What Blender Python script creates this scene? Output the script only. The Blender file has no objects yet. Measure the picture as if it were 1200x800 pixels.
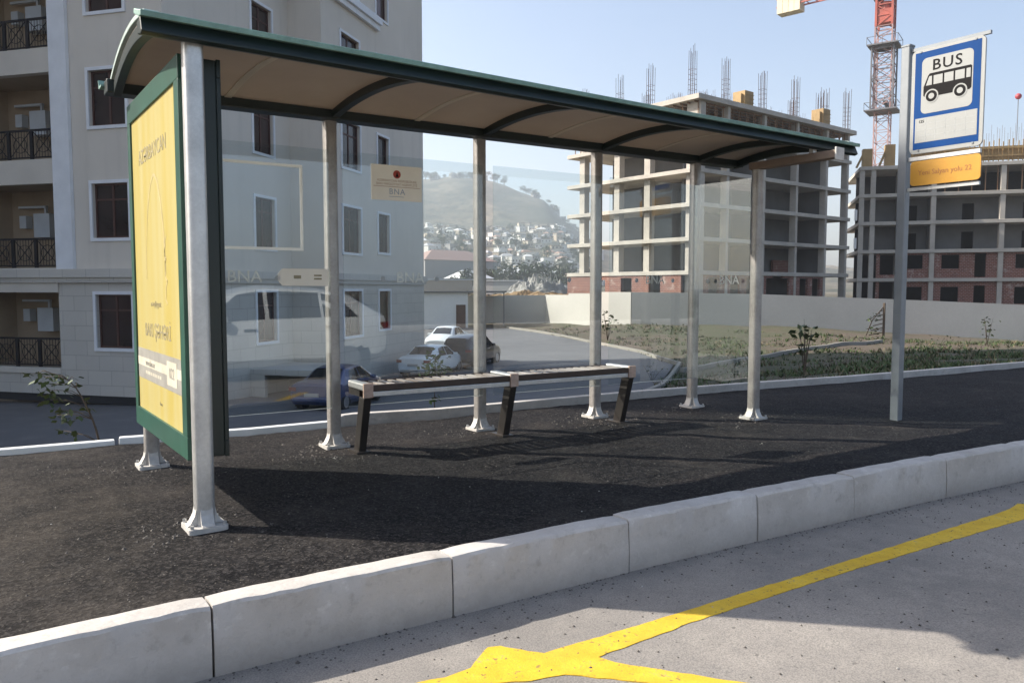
import bpy, bmesh, math, random
from mathutils import Vector, Matrix, noise
random.seed(7)
R = math.radians
scene = bpy.context.scene
col = scene.collection
COS, SIN = math.cos, math.sin

# ------------------------------------------------------------------ helpers
def V(*a): return Vector(a)

def tag(o, label=None, cat=None, group=None, kind=None):
    if label: o['label'] = label
    if cat: o['category'] = cat
    if group: o['group'] = group
    if kind: o['kind'] = kind
    return o

def empty(name, loc=(0, 0, 0), rz=0.0):
    o = bpy.data.objects.new(name, None)
    o.empty_display_size = 0.2
    o.location = loc
    o.rotation_euler = (0, 0, rz)
    col.objects.link(o)
    return o

def thing(name, label, cat, loc=(0, 0, 0), rz=0.0, group=None):
    return tag(empty(name, loc, rz), label, cat, group)

class MB:
    """collects shapes, builds one mesh object"""
    def __init__(s):
        s.v = []; s.f = []; s.m = []
    def add(s, verts, faces, mi=0):
        b = len(s.v)
        s.v += [tuple(p) for p in verts]
        s.f += [tuple(b + i for i in f) for f in faces]
        s.m += [mi] * len(faces)
        return s
    def hexa(s, p, mi=0):
        # p: 4 bottom (ccw) + 4 top
        return s.add(p, [(3, 2, 1, 0), (4, 5, 6, 7), (0, 1, 5, 4), (1, 2, 6, 5), (2, 3, 7, 6), (3, 0, 4, 7)], mi)
    def box(s, x0, x1, y0, y1, z0, z1, mi=0):
        return s.hexa([(x0, y0, z0), (x1, y0, z0), (x1, y1, z0), (x0, y1, z0),
                       (x0, y0, z1), (x1, y0, z1), (x1, y1, z1), (x0, y1, z1)], mi)
    def bar(s, a, b, w, h, up=(0, 0, 1), mi=0):
        a = Vector(a); b = Vector(b); d = (b - a).normalized(); u = Vector(up)
        if abs(d.dot(u)) > .98: u = Vector((0, 1, 0))
        x = d.cross(u).normalized(); y = x.cross(d).normalized()
        x *= w / 2; y *= h / 2
        return s.hexa([a - x - y, a + x - y, b + x - y, b - x - y, a - x + y, a + x + y, b + x + y, b - x + y], mi)
    def tube(s, pts, r, n=10, mi=0, cap=True):
        pts = [Vector(p) for p in pts]
        rs = r if isinstance(r, (list, tuple)) else [r] * len(pts)
        rings = []; prev = None
        for i, p in enumerate(pts):
            d = (pts[min(i + 1, len(pts) - 1)] - pts[max(i - 1, 0)]).normalized()
            if prev is None:
                u = Vector((0, 0, 1)) if abs(d.z) < .9 else Vector((1, 0, 0))
                x = d.cross(u).normalized()
            else:
                x = (prev - d * prev.dot(d)).normalized()
            prev = x; y = d.cross(x)
            rings.append([p + (x * COS(2 * math.pi * k / n) + y * SIN(2 * math.pi * k / n)) * rs[i] for k in range(n)])
        vs = [q for rr in rings for q in rr]; fs = []
        for i in range(len(pts) - 1):
            for k in range(n):
                a = i * n + k; b = i * n + (k + 1) % n
                fs.append((a, b, b + n, a + n))
        if cap:
            fs.append(tuple(reversed(range(n)))); fs.append(tuple(range((len(pts) - 1) * n, len(pts) * n)))
        return s.add(vs, fs, mi)
    def prism(s, pts, off, mi=0):
        """flat polygon extruded along vector off"""
        n = len(pts); off = Vector(off); pts = [Vector(p) for p in pts]
        vs = pts + [p + off for p in pts]
        fs = [tuple(reversed(range(n))), tuple(range(n, 2 * n))] + [(i, (i + 1) % n, n + (i + 1) % n, n + i) for i in range(n)]
        return s.add(vs, fs, mi)
    def build(s, name, mats, parent=None, off=None, smooth=False, bevel=0.0, seg=2, recalc=True, split=None):
        me = bpy.data.meshes.new(name)
        vs = s.v
        if off is not None: vs = [(x - off[0], y - off[1], z - off[2]) for x, y, z in vs]
        me.from_pydata(vs, [], s.f); me.update()
        if not isinstance(mats, (list, tuple)): mats = [mats]
        for m in mats: me.materials.append(m)
        if len(mats) > 1: me.polygons.foreach_set('material_index', s.m)
        if recalc:
            bm = bmesh.new(); bm.from_mesh(me)
            bmesh.ops.recalc_face_normals(bm, faces=bm.faces)
            bm.to_mesh(me); bm.free()
        if smooth: me.polygons.foreach_set('use_smooth', [True] * len(me.polygons))
        o = bpy.data.objects.new(name, me); col.objects.link(o)
        if parent is not None: o.parent = parent
        if bevel:
            md = o.modifiers.new('bevel', 'BEVEL'); md.width = bevel; md.segments = seg
            md.limit_method = 'ANGLE'; md.angle_limit = R(40)
        if split:
            md = o.modifiers.new('split', 'EDGE_SPLIT'); md.split_angle = R(split)
        return o

def round_rect(w, h, r, n=5):
    pts = []
    for cx, cy, a0 in ((w / 2 - r, h / 2 - r, 0), (-w / 2 + r, h / 2 - r, 90), (-w / 2 + r, -h / 2 + r, 180), (w / 2 - r, -h / 2 + r, 270)):
        for k in range(n + 1):
            a = R(a0 + 90 * k / n); pts.append((cx + r * COS(a), cy + r * SIN(a)))
    return pts

def text_shape(txt, size, extrude=.001, align='CENTER', space=1.0, squash=1.0, bold=0.0):
    cu = bpy.data.curves.new('t', 'FONT'); cu.body = txt; cu.size = size; cu.extrude = extrude
    cu.align_x = align; cu.align_y = 'CENTER'; cu.space_character = space; cu.resolution_u = 3; cu.offset = bold
    o = bpy.data.objects.new('t', cu); col.objects.link(o)
    dg = bpy.context.evaluated_depsgraph_get()
    me = o.evaluated_get(dg).to_mesh()
    vs = [(v.co.x * squash, v.co.y, v.co.z) for v in me.vertices]; fs = [tuple(p.vertices) for p in me.polygons]
    o.evaluated_get(dg).to_mesh_clear()
    bpy.data.objects.remove(o); bpy.data.curves.remove(cu)
    return vs, fs

class Plane2:
    """a drawing plane: origin o, axes ex, ey, normal n"""
    def __init__(s, o, ex, ey):
        s.o = Vector(o); s.ex = Vector(ex).normalized(); s.ey = Vector(ey).normalized(); s.n = s.ex.cross(s.ey)
    def p(s, x, y, z=0): return s.o + s.ex * x + s.ey * y + s.n * z
    def poly(s, mb, pts, z, t=.001, mi=0): mb.prism([s.p(x, y, z) for x, y in pts], s.n * t, mi)
    def rect(s, mb, x0, x1, y0, y1, z, t=.001, mi=0): s.poly(mb, [(x0, y0), (x1, y0), (x1, y1), (x0, y1)], z, t, mi)
    def text(s, mb, txt, size, x, y, z, space=1.0, squash=1.0, mi=0, bold=0.0):
        vs, fs = text_shape(txt, size, .0006, space=space, squash=squash, bold=bold)
        mb.add([s.p(x + a, y + b, z + .0006 + c) for a, b, c in vs], fs, mi)

# ------------------------------------------------------------------ materials
MATS = {}
def nodes_of(name):
    m = bpy.data.materials.new(name); m.use_nodes = True
    nt = m.node_tree; b = nt.nodes['Principled BSDF']
    return m, nt, b
def N(nt, typ, **kw):
    n = nt.nodes.new(typ)
    for k, v in kw.items():
        if hasattr(n, k) and k not in n.inputs: setattr(n, k, v)
        else: n.inputs[k].default_value = v
    return n
def rgb(c): return (c[0], c[1], c[2], 1)
def mixrgb(nt, fac, a, b, blend='MIX'):
    n = nt.nodes.new('ShaderNodeMix'); n.data_type = 'RGBA'; n.blend_type = blend
    if hasattr(fac, 'links'): nt.links.new(fac, n.inputs[0])
    else: n.inputs[0].default_value = fac
    for v, i in ((a, 6), (b, 7)):
        if hasattr(v, 'links'): nt.links.new(v, n.inputs[i])
        else: n.inputs[i].default_value = rgb(v)
    return n.outputs[2]
def ramp(nt, src, p0, p1, v0=0.0, v1=1.0):
    n = nt.nodes.new('ShaderNodeMapRange'); n.clamp = True
    n.inputs[1].default_value = p0; n.inputs[2].default_value = p1; n.inputs[3].default_value = v0; n.inputs[4].default_value = v1
    nt.links.new(src, n.inputs[0]); return n.outputs[0]
def noise_n(nt, scale, detail=4, rough=.55, vec=None, coord='Object'):
    if vec is None:
        tc = nt.nodes.new('ShaderNodeTexCoord'); vec = tc.outputs[coord]
    n = nt.nodes.new('ShaderNodeTexNoise'); n.inputs['Scale'].default_value = scale
    n.inputs['Detail'].default_value = detail; n.inputs['Roughness'].default_value = rough
    nt.links.new(vec, n.inputs['Vector']); return n.outputs['Fac']
def bump(nt, b, src, strength, dist=.01):
    n = nt.nodes.new('ShaderNodeBump'); n.inputs['Strength'].default_value = strength; n.inputs['Distance'].default_value = dist
    nt.links.new(src, n.inputs['Height']); nt.links.new(n.outputs[0], b.inputs['Normal'])

def mat(name, c, rough=.7, metal=0.0, var=.12, scale=3.0, fine=0.0, fscale=60., bmp=0.0, bscale=40., coat=0.0, spec=.5):
    m, nt, b = nodes_of(name)
    b.inputs['Roughness'].default_value = rough; b.inputs['Metallic'].default_value = metal
    b.inputs['Specular IOR Level'].default_value = spec
    if coat: b.inputs['Coat Weight'].default_value = coat; b.inputs['Coat Roughness'].default_value = .05
    f = noise_n(nt, scale, 5)
    lo = [max(0, x * (1 - var)) for x in c]; hi = [x * (1 + var) for x in c]
    o = mixrgb(nt, ramp(nt, f, .3, .7), lo, hi)
    if fine:
        g = noise_n(nt, fscale, 3, .7)
        o = mixrgb(nt, ramp(nt, g, .35, .65, 0, 1), o, mixrgb(nt, fine, o, (0.0, 0, 0)))
    nt.links.new(o, b.inputs['Base Color'])
    if bmp: bump(nt, b, noise_n(nt, bscale, 4, .6), bmp)
    MATS[name] = m
    return m

M = {}
M['galv'] = mat('galvanised_steel', (.56, .56, .55), .42, .75, .12, 7, .12, 45)
M['post_brown'] = mat('darker_post_steel', (.37, .35, .33), .4, .5, .18, 6, .15, 40)  # darker, browner steel for all but the front left post
M['galv_grey'] = mat('painted_grey_steel', (.21, .225, .24), .5, .25, .1, 5)
M['cast'] = mat('pale_base_paint', (.50, .48, .45), .6, .2, .15, 20)
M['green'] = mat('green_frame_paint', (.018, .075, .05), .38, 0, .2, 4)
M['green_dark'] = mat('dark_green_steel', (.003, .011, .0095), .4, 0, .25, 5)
M['teal'] = mat('weathered_teal_roof', (.17, .29, .25), .6, 0, .22, 5, .15, 30)
M['black'] = mat('black_steel', (.012, .012, .014), .5, .1)
M['wood_dark'] = mat('dark_bench_wood', (.045, .025, .016), .5, 0, .3, 12)
def slat_mat():
    m, nt, b = nodes_of('bench_slats')
    ge = nt.nodes.new('ShaderNodeNewGeometry'); f = noise_n(nt, 9, 4)
    c = mixrgb(nt, ramp(nt, ge.outputs['Random Per Island'], 0, 1), (.20, .155, .125), (.50, .46, .42))
    c = mixrgb(nt, ramp(nt, f, .35, .7, 0, .4), c, (.16, .12, .10))
    nt.links.new(c, b.inputs['Base Color']); b.inputs['Roughness'].default_value = .32
    return m
M['slat'] = slat_mat()
M['cap'] = mat('end_grain_cap', (.45, .32, .25), .7, 0, .15, 30)
M['leg'] = mat('bench_leg_steel', (.03, .025, .022), .45, .3, .2, 8)
M['white'] = mat('white_paint', (.78, .78, .76), .5, 0, .04, 5)
M['sign_white'] = mat('sign_white_sheet', (.31, .315, .305), .4, 0, .03, 4)
M['sign_blue'] = mat('sign_blue_sheet', (.0, .046, .19), .6, 0, .08, 4, spec=.15)
M['sign_ink'] = mat('sign_dark_ink', (.012, .011, .012), .7, 0, .1, 4, spec=.12)
M['sign_faint'] = mat('sign_faint_line', (.36, .37, .37), .5, 0, .1, 4)
M['sign_yellow'] = mat('sign_yellow_sheet', (.50, .245, .022), .45, 0, .1, 5)
M['sign_orange'] = mat('faded_orange_ink', (.30, .11, .03), .5, 0, .1, 4)
M['poster_ink'] = mat('faded_poster_ink', (.33, .28, .17), .5, 0, .25, 14)
M['poster_faint'] = mat('faint_poster_line', (.50, .41, .20), .5, 0, .2, 20)
M['poster_grey'] = mat('poster_grey_band', (.30, .285, .25), .5, 0, .15, 9)
M['poster_pale'] = mat('poster_pale_band', (.58, .53, .42), .5, 0, .15, 9)
M['frost'] = mat('frosted_print', (.55, .56, .55), .6, 0, .03, 4)
M['notice'] = mat('cream_notice', (.72, .68, .60), .6, 0, .05, 8)
M['notice_red'] = mat('notice_red', (.42, .06, .04), .6, 0, .1, 8)
M['notice_brown'] = mat('notice_brown_ink', (.40, .27, .2), .6, 0, .1, 8)
M['notice_blue'] = mat('notice_blue_ink', (.30, .36, .47), .6, 0, .1, 8)
def stucco_mat(name, c0):
    m, nt, b = nodes_of(name)
    tc = nt.nodes.new('ShaderNodeTexCoord'); mp = nt.nodes.new('ShaderNodeMapping'); mp.inputs['Scale'].default_value = (1.3, 1.3, .11)
    nt.links.new(tc.outputs['Object'], mp.inputs[0])
    st = noise_n(nt, 1.6, 6, .65, mp.outputs[0]); big = noise_n(nt, .35, 5, .6); fine = noise_n(nt, 40, 3, .6)
    c = mixrgb(nt, ramp(nt, big, .3, .7), [x * .93 for x in c0], [x * 1.04 for x in c0])
    c = mixrgb(nt, ramp(nt, st, .52, .78, 0, .4), c, [x * .70 for x in c0])
    c = mixrgb(nt, ramp(nt, fine, .4, .7, 0, .12), c, [x * .6 for x in c0])
    nt.links.new(c, b.inputs['Base Color']); b.inputs['Roughness'].default_value = .92
    return m
M['stucco'] = stucco_mat('grey_beige_stucco', (.66, .605, .53))
M['stucco2'] = mat('balcony_band_stucco', (.62, .57, .50), .9, 0, .06, .7, .06, 30)
M['trim'] = mat('white_stone_trim', (.74, .75, .77), .8, 0, .06, 2)
M['brown'] = mat('brown_window_frame', (.075, .03, .022), .5, 0, .15, 3)
M['loggia'] = mat('loggia_wall_render', (.36, .28, .20), .9, 0, .15, .8)
M['curtain'] = mat('cream_curtain', (.42, .36, .28), .9, 0, .1, 4)
M['rail'] = mat('black_iron_railing', (.015, .014, .018), .5, .3)
M['boiler'] = mat('grey_boiler_casing', (.52, .55, .58), .5, .1, .06, 2)
M['plinth'] = mat('dark_plinth_and_interior', (.03, .03, .033), .9)
M['concrete'] = mat('raw_concrete', (.45, .415, .365), .9, 0, .16, .35, .10, 3)
M['concrete_in'] = mat('block_infill_wall', (.165, .165, .165), .95, 0, .15, .5, .12, 2)
M['prop'] = mat('timber_prop', (.22, .13, .075), .85, 0, .3, .6)
M['form'] = mat('yellow_formwork', (.33, .22, .095), .7, 0, .2, .8)
M['rebar'] = mat('rusty_rebar', (.13, .085, .075), .8, .2, .2, 1)
M['wall'] = mat('compound_wall_render', (.52, .50, .46), .9, 0, .08, .25, .05, 6)
M['crane_red'] = mat('crane_red_paint', (.40, .10, .07), .5, 0, .2, .6)
M['crane_pale'] = mat('crane_faded_paint', (.40, .25, .23), .6, 0, .2, .5)
M['crane_grey'] = mat('crane_grey_steel', (.16, .16, .17), .6, .2, .2, .5)
M['ballast'] = mat('crane_ballast', (.66, .60, .44), .8, 0, .1, .5)
M['ball'] = mat('red_ball', (.38, .05, .06), .5)
M['tyre'] = mat('tyre_rubber', (.015, .015, .015), .85)
M['rim'] = mat('alloy_rim', (.5, .5, .52), .3, .9)
M['chrome'] = mat('chrome_trim', (.6, .6, .6), .2, .9)
M['car_blue'] = mat('blue_car_paint', (.006, .028, .12), .3, .3, .05, 1, coat=.8)
M['car_white'] = mat('white_car_paint', (.66, .70, .72), .3, 0, .03, 1, coat=.7)
M['car_dark'] = mat('dark_car_paint', (.02, .017, .018), .3, .3, .05, 1, coat=.8)
M['car_glass'] = mat('dark_car_glass', (.012, .015, .018), .06, 0, .05, 1, spec=.8)
M['tail'] = mat('red_tail_lens', (.16, .008, .008), .2)
M['lamp'] = mat('clear_lens', (.6, .6, .62), .15)
M['bark'] = mat('sapling_bark', (.09, .065, .045), .9, 0, .2, 12)
M['leaf'] = mat('sapling_leaf', (.055, .085, .025), .65, 0, .35, 5)
M['leaf_b'] = mat('bright_leaf', (.085, .14, .035), .65, 0, .3, 5)
M['weed'] = mat('field_weed', (.055, .085, .024), .8, 0, .4, .6)
M['far_leaf'] = mat('far_tree_leaf', (.06, .085, .045), .85, 0, .35, .2)
M['straw'] = mat('dry_stalk', (.13, .105, .06), .85, 0, .25, 1)
M['pipe'] = mat('pale_pipe', (.25, .235, .205), .7, 0, .12, .5)
M['stone'] = mat('loose_stones', (.085, .076, .068), .85, 0, .5, 6)
M['chip'] = mat('pale_litter', (.35, .34, .32), .8, 0, .2, 6)

def gloss_pane(name, c, rough=.07):
    m, nt, b = nodes_of(name)
    f = noise_n(nt, .35, 3)
    nt.links.new(mixrgb(nt, ramp(nt, f, .35, .65), [x * .5 for x in c], [x * 1.6 for x in c]), b.inputs['Base Color'])
    b.inputs['Roughness'].default_value = rough
    return m
M['pane'] = gloss_pane('dark_window_pane', (.035, .022, .02), .12)

def glass_mat():
    m = bpy.data.materials.new('tinted_shelter_glass'); m.use_nodes = True
    nt = m.node_tree; nt.nodes.clear()
    out = nt.nodes.new('ShaderNodeOutputMaterial')
    tr = N(nt, 'ShaderNodeBsdfTransparent', Color=(.93, .958, .96, 1))
    gl = N(nt, 'ShaderNodeBsdfGlossy', Roughness=.012); gl.inputs['Color'].default_value = (.95, .98, 1, 1)
    fr = N(nt, 'ShaderNodeFresnel', IOR=1.95)
    ge = nt.nodes.new('ShaderNodeNewGeometry')
    inv = nt.nodes.new('ShaderNodeMath'); inv.operation = 'SUBTRACT'; inv.inputs[0].default_value = 1
    nt.links.new(ge.outputs['Backfacing'], inv.inputs[1])
    mu = nt.nodes.new('ShaderNodeMath'); mu.operation = 'MULTIPLY'
    nt.links.new(fr.outputs[0], mu.inputs[0]); nt.links.new(inv.outputs[0], mu.inputs[1])
    mx = nt.nodes.new('ShaderNodeMixShader')
    nt.links.new(mu.outputs[0], mx.inputs[0]); nt.links.new(tr.outputs[0], mx.inputs[1]); nt.links.new(gl.outputs[0], mx.inputs[2])
    # thin film of dust
    du = N(nt, 'ShaderNodeBsdfDiffuse', Color=(.6, .6, .58, 1))
    nz = noise_n(nt, 2.2, 5, .65)
    f2 = ramp(nt, nz, .35, .75, .001, .006)
    mx2 = nt.nodes.new('ShaderNodeMixShader')
    nt.links.new(f2, mx2.inputs[0]); nt.links.new(mx.outputs[0], mx2.inputs[1]); nt.links.new(du.outputs[0], mx2.inputs[2])
    nt.links.new(mx2.outputs[0], out.inputs[0])
    return m
M['glass'] = glass_mat()

def poly_roof():
    m, nt, b = nodes_of('translucent_roof_sheet')
    f = noise_n(nt, 2.0, 5, .6)
    c = mixrgb(nt, ramp(nt, f, .3, .75), (.44, .385, .33), (.56, .50, .44))
    nt.links.new(c, b.inputs['Base Color']); b.inputs['Roughness'].default_value = .45
    tl = nt.nodes.new('ShaderNodeBsdfTranslucent'); tl.inputs['Color'].default_value = (.55, .45, .35, 1)
    mx = nt.nodes.new('ShaderNodeMixShader'); mx.inputs[0].default_value = .21
    nt.links.new(b.outputs[0], mx.inputs[1]); nt.links.new(tl.outputs[0], mx.inputs[2])
    nt.links.new(mx.outputs[0], nt.nodes['Material Output'].inputs[0])
    return m
M['roof_sheet'] = poly_roof()
M['seam'] = mat('pale_sheet_seam', (.66, .58, .47), .5, 0, .1, 5)
M['edge'] = mat('sunlit_tone_edge_strip', (.42, .50, .46), .45, .2, .15, 6)  # rim strip coloured paler to imitate sun along the roof edge
def film(name, c, f):
    m, nt, b = nodes_of(name)
    n = noise_n(nt, 9, 3)
    cc = mixrgb(nt, ramp(nt, n, .3, .7), [x * .94 for x in c], c)
    nt.links.new(cc, b.inputs['Base Color']); b.inputs['Roughness'].default_value = .5
    tl = nt.nodes.new('ShaderNodeBsdfTranslucent'); nt.links.new(cc, tl.inputs['Color'])
    mx = nt.nodes.new('ShaderNodeMixShader'); mx.inputs[0].default_value = f
    nt.links.new(b.outputs[0], mx.inputs[1]); nt.links.new(tl.outputs[0], mx.inputs[2]); nt.links.new(mx.outputs[0], nt.nodes['Material Output'].inputs[0])
    return m
M['notice'] = film('cream_notice_film', (.82, .79, .73), .28)
M['print_white'] = film('white_print_film', (.85, .85, .83), .35)
M['frost'] = film('frosted_print_film', (.46, .48, .48), .15)

def poster_mat():
    m, nt, b = nodes_of('yellow_poster_paper')
    f = noise_n(nt, 3.0, 4, .6)
    tc = nt.nodes.new('ShaderNodeTexCoord')
    mp = nt.nodes.new('ShaderNodeMapping'); mp.inputs['Scale'].default_value = (1, 9, .5)
    nt.links.new(tc.outputs['Object'], mp.inputs[0])
    st = noise_n(nt, 1.0, 3, .5, mp.outputs[0])
    c = mixrgb(nt, ramp(nt, st, .35, .7), (.48, .38, .10), (.50, .43, .19))
    c = mixrgb(nt, ramp(nt, f, .45, .8, 0, .4), c, (.50, .40, .12))
    nt.links.new(c, b.inputs['Base Color']); b.inputs['Roughness'].default_value = .35
    return m
M['poster'] = poster_mat()

def asphalt_mat():
    m, nt, b = nodes_of('coarse_black_asphalt')
    big = noise_n(nt, .55, 4, .6); mid = noise_n(nt, 5, 5, .65)
    tc = nt.nodes.new('ShaderNodeTexCoord')
    wob = nt.nodes.new('ShaderNodeTexNoise'); wob.inputs['Scale'].default_value = 25; nt.links.new(tc.outputs['Object'], wob.inputs['Vector'])
    mv = nt.nodes.new('ShaderNodeVectorMath'); mv.operation = 'MULTIPLY_ADD'; mv.inputs[1].default_value = (.03, .03, .03)
    nt.links.new(wob.outputs['Color'], mv.inputs[0]); nt.links.new(tc.outputs['Object'], mv.inputs[2])
    vs_ = []
    for sc in (70, 120):
        vo = nt.nodes.new('ShaderNodeTexVoronoi'); vo.inputs['Scale'].default_value = sc; vo.inputs['Randomness'].default_value = 1
        nt.links.new(mv.outputs[0], vo.inputs['Vector']); vs_.append(vo)
    sp = nt.nodes.new('ShaderNodeSeparateColor'); nt.links.new(vs_[0].outputs['Color'], sp.inputs[0])
    sp2 = nt.nodes.new('ShaderNodeSeparateColor'); nt.links.new(vs_[1].outputs['Color'], sp2.inputs[0])
    c = mixrgb(nt, ramp(nt, mid, .3, .7), (.005, .005, .006), (.0125, .0118, .0125))
    c = mixrgb(nt, ramp(nt, big, .42, .68, 0, .8), c, (.024, .0215, .021))
    c = mixrgb(nt, ramp(nt, sp.outputs[0], .45, 1, 0, .9), c, (.052, .048, .047))
    c = mixrgb(nt, ramp(nt, sp2.outputs[0], .5, 1, 0, .8), c, (.003, .003, .004))
    c = mixrgb(nt, ramp(nt, sp2.outputs[1], .93, 1, 0, .8), c, (.10, .09, .08))
    dust = noise_n(nt, 1.7, 6, .7)
    sx = nt.nodes.new('ShaderNodeSeparateXYZ'); nt.links.new(tc.outputs['Object'], sx.inputs[0])
    dx = ramp(nt, sx.outputs['X'], 1.8, -.8, 0, .16)
    sm = nt.nodes.new('ShaderNodeMath'); sm.operation = 'ADD'; nt.links.new(dust, sm.inputs[0]); nt.links.new(dx, sm.inputs[1])
    c = mixrgb(nt, ramp(nt, sm.outputs[0], .52, .76, 0, .75), c, mixrgb(nt, ramp(nt, sp.outputs[1], .2, .8), (.036, .031, .028), (.072, .063, .056)))
    nt.links.new(c, b.inputs['Base Color']); b.inputs['Roughness'].default_value = .75; b.inputs['Specular IOR Level'].default_value = .08
    ad = nt.nodes.new('ShaderNodeMath'); ad.operation = 'MULTIPLY_ADD'; ad.inputs[1].default_value = .6
    nt.links.new(vs_[0].outputs['Distance'], ad.inputs[0]); nt.links.new(sp2.outputs[2], ad.inputs[2])
    bump(nt, b, ad.outputs[0], .55, .006)
    return m
M['asphalt'] = asphalt_mat()

def road_mat():
    m, nt, b = nodes_of('worn_grey_road')
    big = noise_n(nt, .7, 5, .6); mid = noise_n(nt, 6, 5, .6); fine = noise_n(nt, 130, 3, .7); spk = noise_n(nt, 28, 2, .5)
    c = mixrgb(nt, ramp(nt, big, .3, .7), (.20, .185, .17), (.31, .283, .255))
    c = mixrgb(nt, ramp(nt, mid, .5, .75, 0, .45), c, (.40, .365, .32))
    c = mixrgb(nt, ramp(nt, mid, .42, .25, 0, .5), c, (.155, .15, .145))
    c = mixrgb(nt, ramp(nt, fine, .42, .62, 0, .55), c, (.10, .095, .09))
    c = mixrgb(nt, ramp(nt, spk, .69, .75, 0, .6), c, (.08, .075, .07))
    nt.links.new(c, b.inputs['Base Color']); b.inputs['Roughness'].default_value = .92
    bump(nt, b, fine, .45, .006)
    return m
M['road'] = road_mat()

def paint_mat():
    m, nt, b = nodes_of('yellow_road_paint')
    big = noise_n(nt, 1.6, 4, .6); mid = noise_n(nt, 7, 6, .7); fine = noise_n(nt, 110, 3, .7); spk = noise_n(nt, 36, 2, .5)
    c = mixrgb(nt, ramp(nt, mid, .3, .7), (.55, .33, .012), (.74, .505, .03))
    c = mixrgb(nt, ramp(nt, big, .45, .7, 0, .35), c, (.50, .36, .06))
    c = mixrgb(nt, ramp(nt, spk, .64, .70, 0, .8), c, (.22, .16, .06))
    c = mixrgb(nt, ramp(nt, fine, .52, .72, 0, .5), c, (.36, .25, .05))
    ad = nt.nodes.new('ShaderNodeMath'); ad.operation = 'MULTIPLY_ADD'; ad.inputs[1].default_value = .5
    nt.links.new(fine, ad.inputs[0]); nt.links.new(mid, ad.inputs[2])
    c = mixrgb(nt, ramp(nt, ad.outputs[0], .89, .97, 0, .9), c, (.24, .22, .195))
    nt.links.new(c, b.inputs['Base Color']); b.inputs['Roughness'].default_value = .8
    bump(nt, b, fine, .5, .005)
    return m
M['paint'] = paint_mat()

def kerb_mat():
    m, nt, b = nodes_of('whitewashed_kerb_concrete')
    big = noise_n(nt, 2.5, 5, .6); mid = noise_n(nt, 14, 5, .65); fine = noise_n(nt, 120, 3, .7)
    c = mixrgb(nt, ramp(nt, big, .3, .7), (.42, .395, .37), (.55, .525, .50))
    c = mixrgb(nt, ramp(nt, mid, .55, .72, 0, .6), c, (.31, .285, .26))
    c = mixrgb(nt, ramp(nt, mid, .42, .28, 0, .6), c, (.66, .64, .61))
    c = mixrgb(nt, ramp(nt, fine, .58, .75, 0, .35), c, (.28, .26, .24))
    # splash dirt low on the face
    tc = nt.nodes.new('ShaderNodeTexCoord'); sx = nt.nodes.new('ShaderNodeSeparateXYZ'); nt.links.new(tc.outputs['Object'], sx.inputs[0])
    ad = nt.nodes.new('ShaderNodeMath'); ad.operation = 'MULTIPLY_ADD'; ad.inputs[1].default_value = .22
    nt.links.new(mid, ad.inputs[0]); nt.links.new(sx.outputs['Z'], ad.inputs[2])
    c = mixrgb(nt, ramp(nt, ad.outputs[0], -.03, -.17, 0, .7), c, (.29, .262, .235))
    oi = nt.nodes.new('ShaderNodeObjectInfo')
    c = mixrgb(nt, ramp(nt, oi.outputs['Random'], 0, 1, 0, .30), c, mixrgb(nt, 1.0, c, (.80, .76, .70), 'MULTIPLY'))
    nt.links.new(c, b.inputs['Base Color']); b.inputs['Roughness'].default_value = .85
    bump(nt, b, mid, .5, .014)
    return m
M['kerb'] = kerb_mat()

def lot_mat():
    m, nt, b = nodes_of('car_park_asphalt')
    big = noise_n(nt, .12, 5, .6); mid = noise_n(nt, 1.1, 5, .65)
    c = mixrgb(nt, ramp(nt, big, .3, .7), (.075, .078, .085), (.125, .128, .135))
    c = mixrgb(nt, ramp(nt, mid, .5, .8, 0, .5), c, (.19, .185, .18))
    nt.links.new(c, b.inputs['Base Color']); b.inputs['Roughness'].default_value = .8
    return m
M['lot'] = lot_mat()

def soil_mat():
    m, nt, b = nodes_of('weedy_field_soil')
    big = noise_n(nt, .13, 5, .65); mid = noise_n(nt, .9, 6, .7); fine = noise_n(nt, 9, 4, .7)
    c = mixrgb(nt, ramp(nt, mid, .3, .7), (.070, .052, .037), (.115, .086, .06))
    c = mixrgb(nt, ramp(nt, big, .44, .56, 0, .75), c, (.05, .06, .025))
    c = mixrgb(nt, ramp(nt, mid, .56, .68, 0, .6), c, (.06, .075, .028))
    c = mixrgb(nt, ramp(nt, fine, .4, .7, 0, .4), c, (.05, .042, .033))
    nt.links.new(c, b.inputs['Base Color']); b.inputs['Roughness'].default_value = 1
    bump(nt, b, fine, .8, .06)
    return m
M['soil'] = soil_mat()

def hill_mat():
    m, nt, b = nodes_of('dry_hillside')
    big = noise_n(nt, .013, 6, .7); mid = noise_n(nt, .07, 8, .75)
    c = mixrgb(nt, ramp(nt, big, .42, .6), (.15, .125, .085), (.035, .042, .024))
    c = mixrgb(nt, ramp(nt, mid, .47, .6, 0, .9), c, (.010, .015, .008))
    c = mixrgb(nt, ramp(nt, mid, .40, .3, 0, .6), c, (.22, .18, .13))
    nt.links.new(c, b.inputs['Base Color']); b.inputs['Roughness'].default_value = 1
    return m
M['hill'] = hill_mat()

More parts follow.
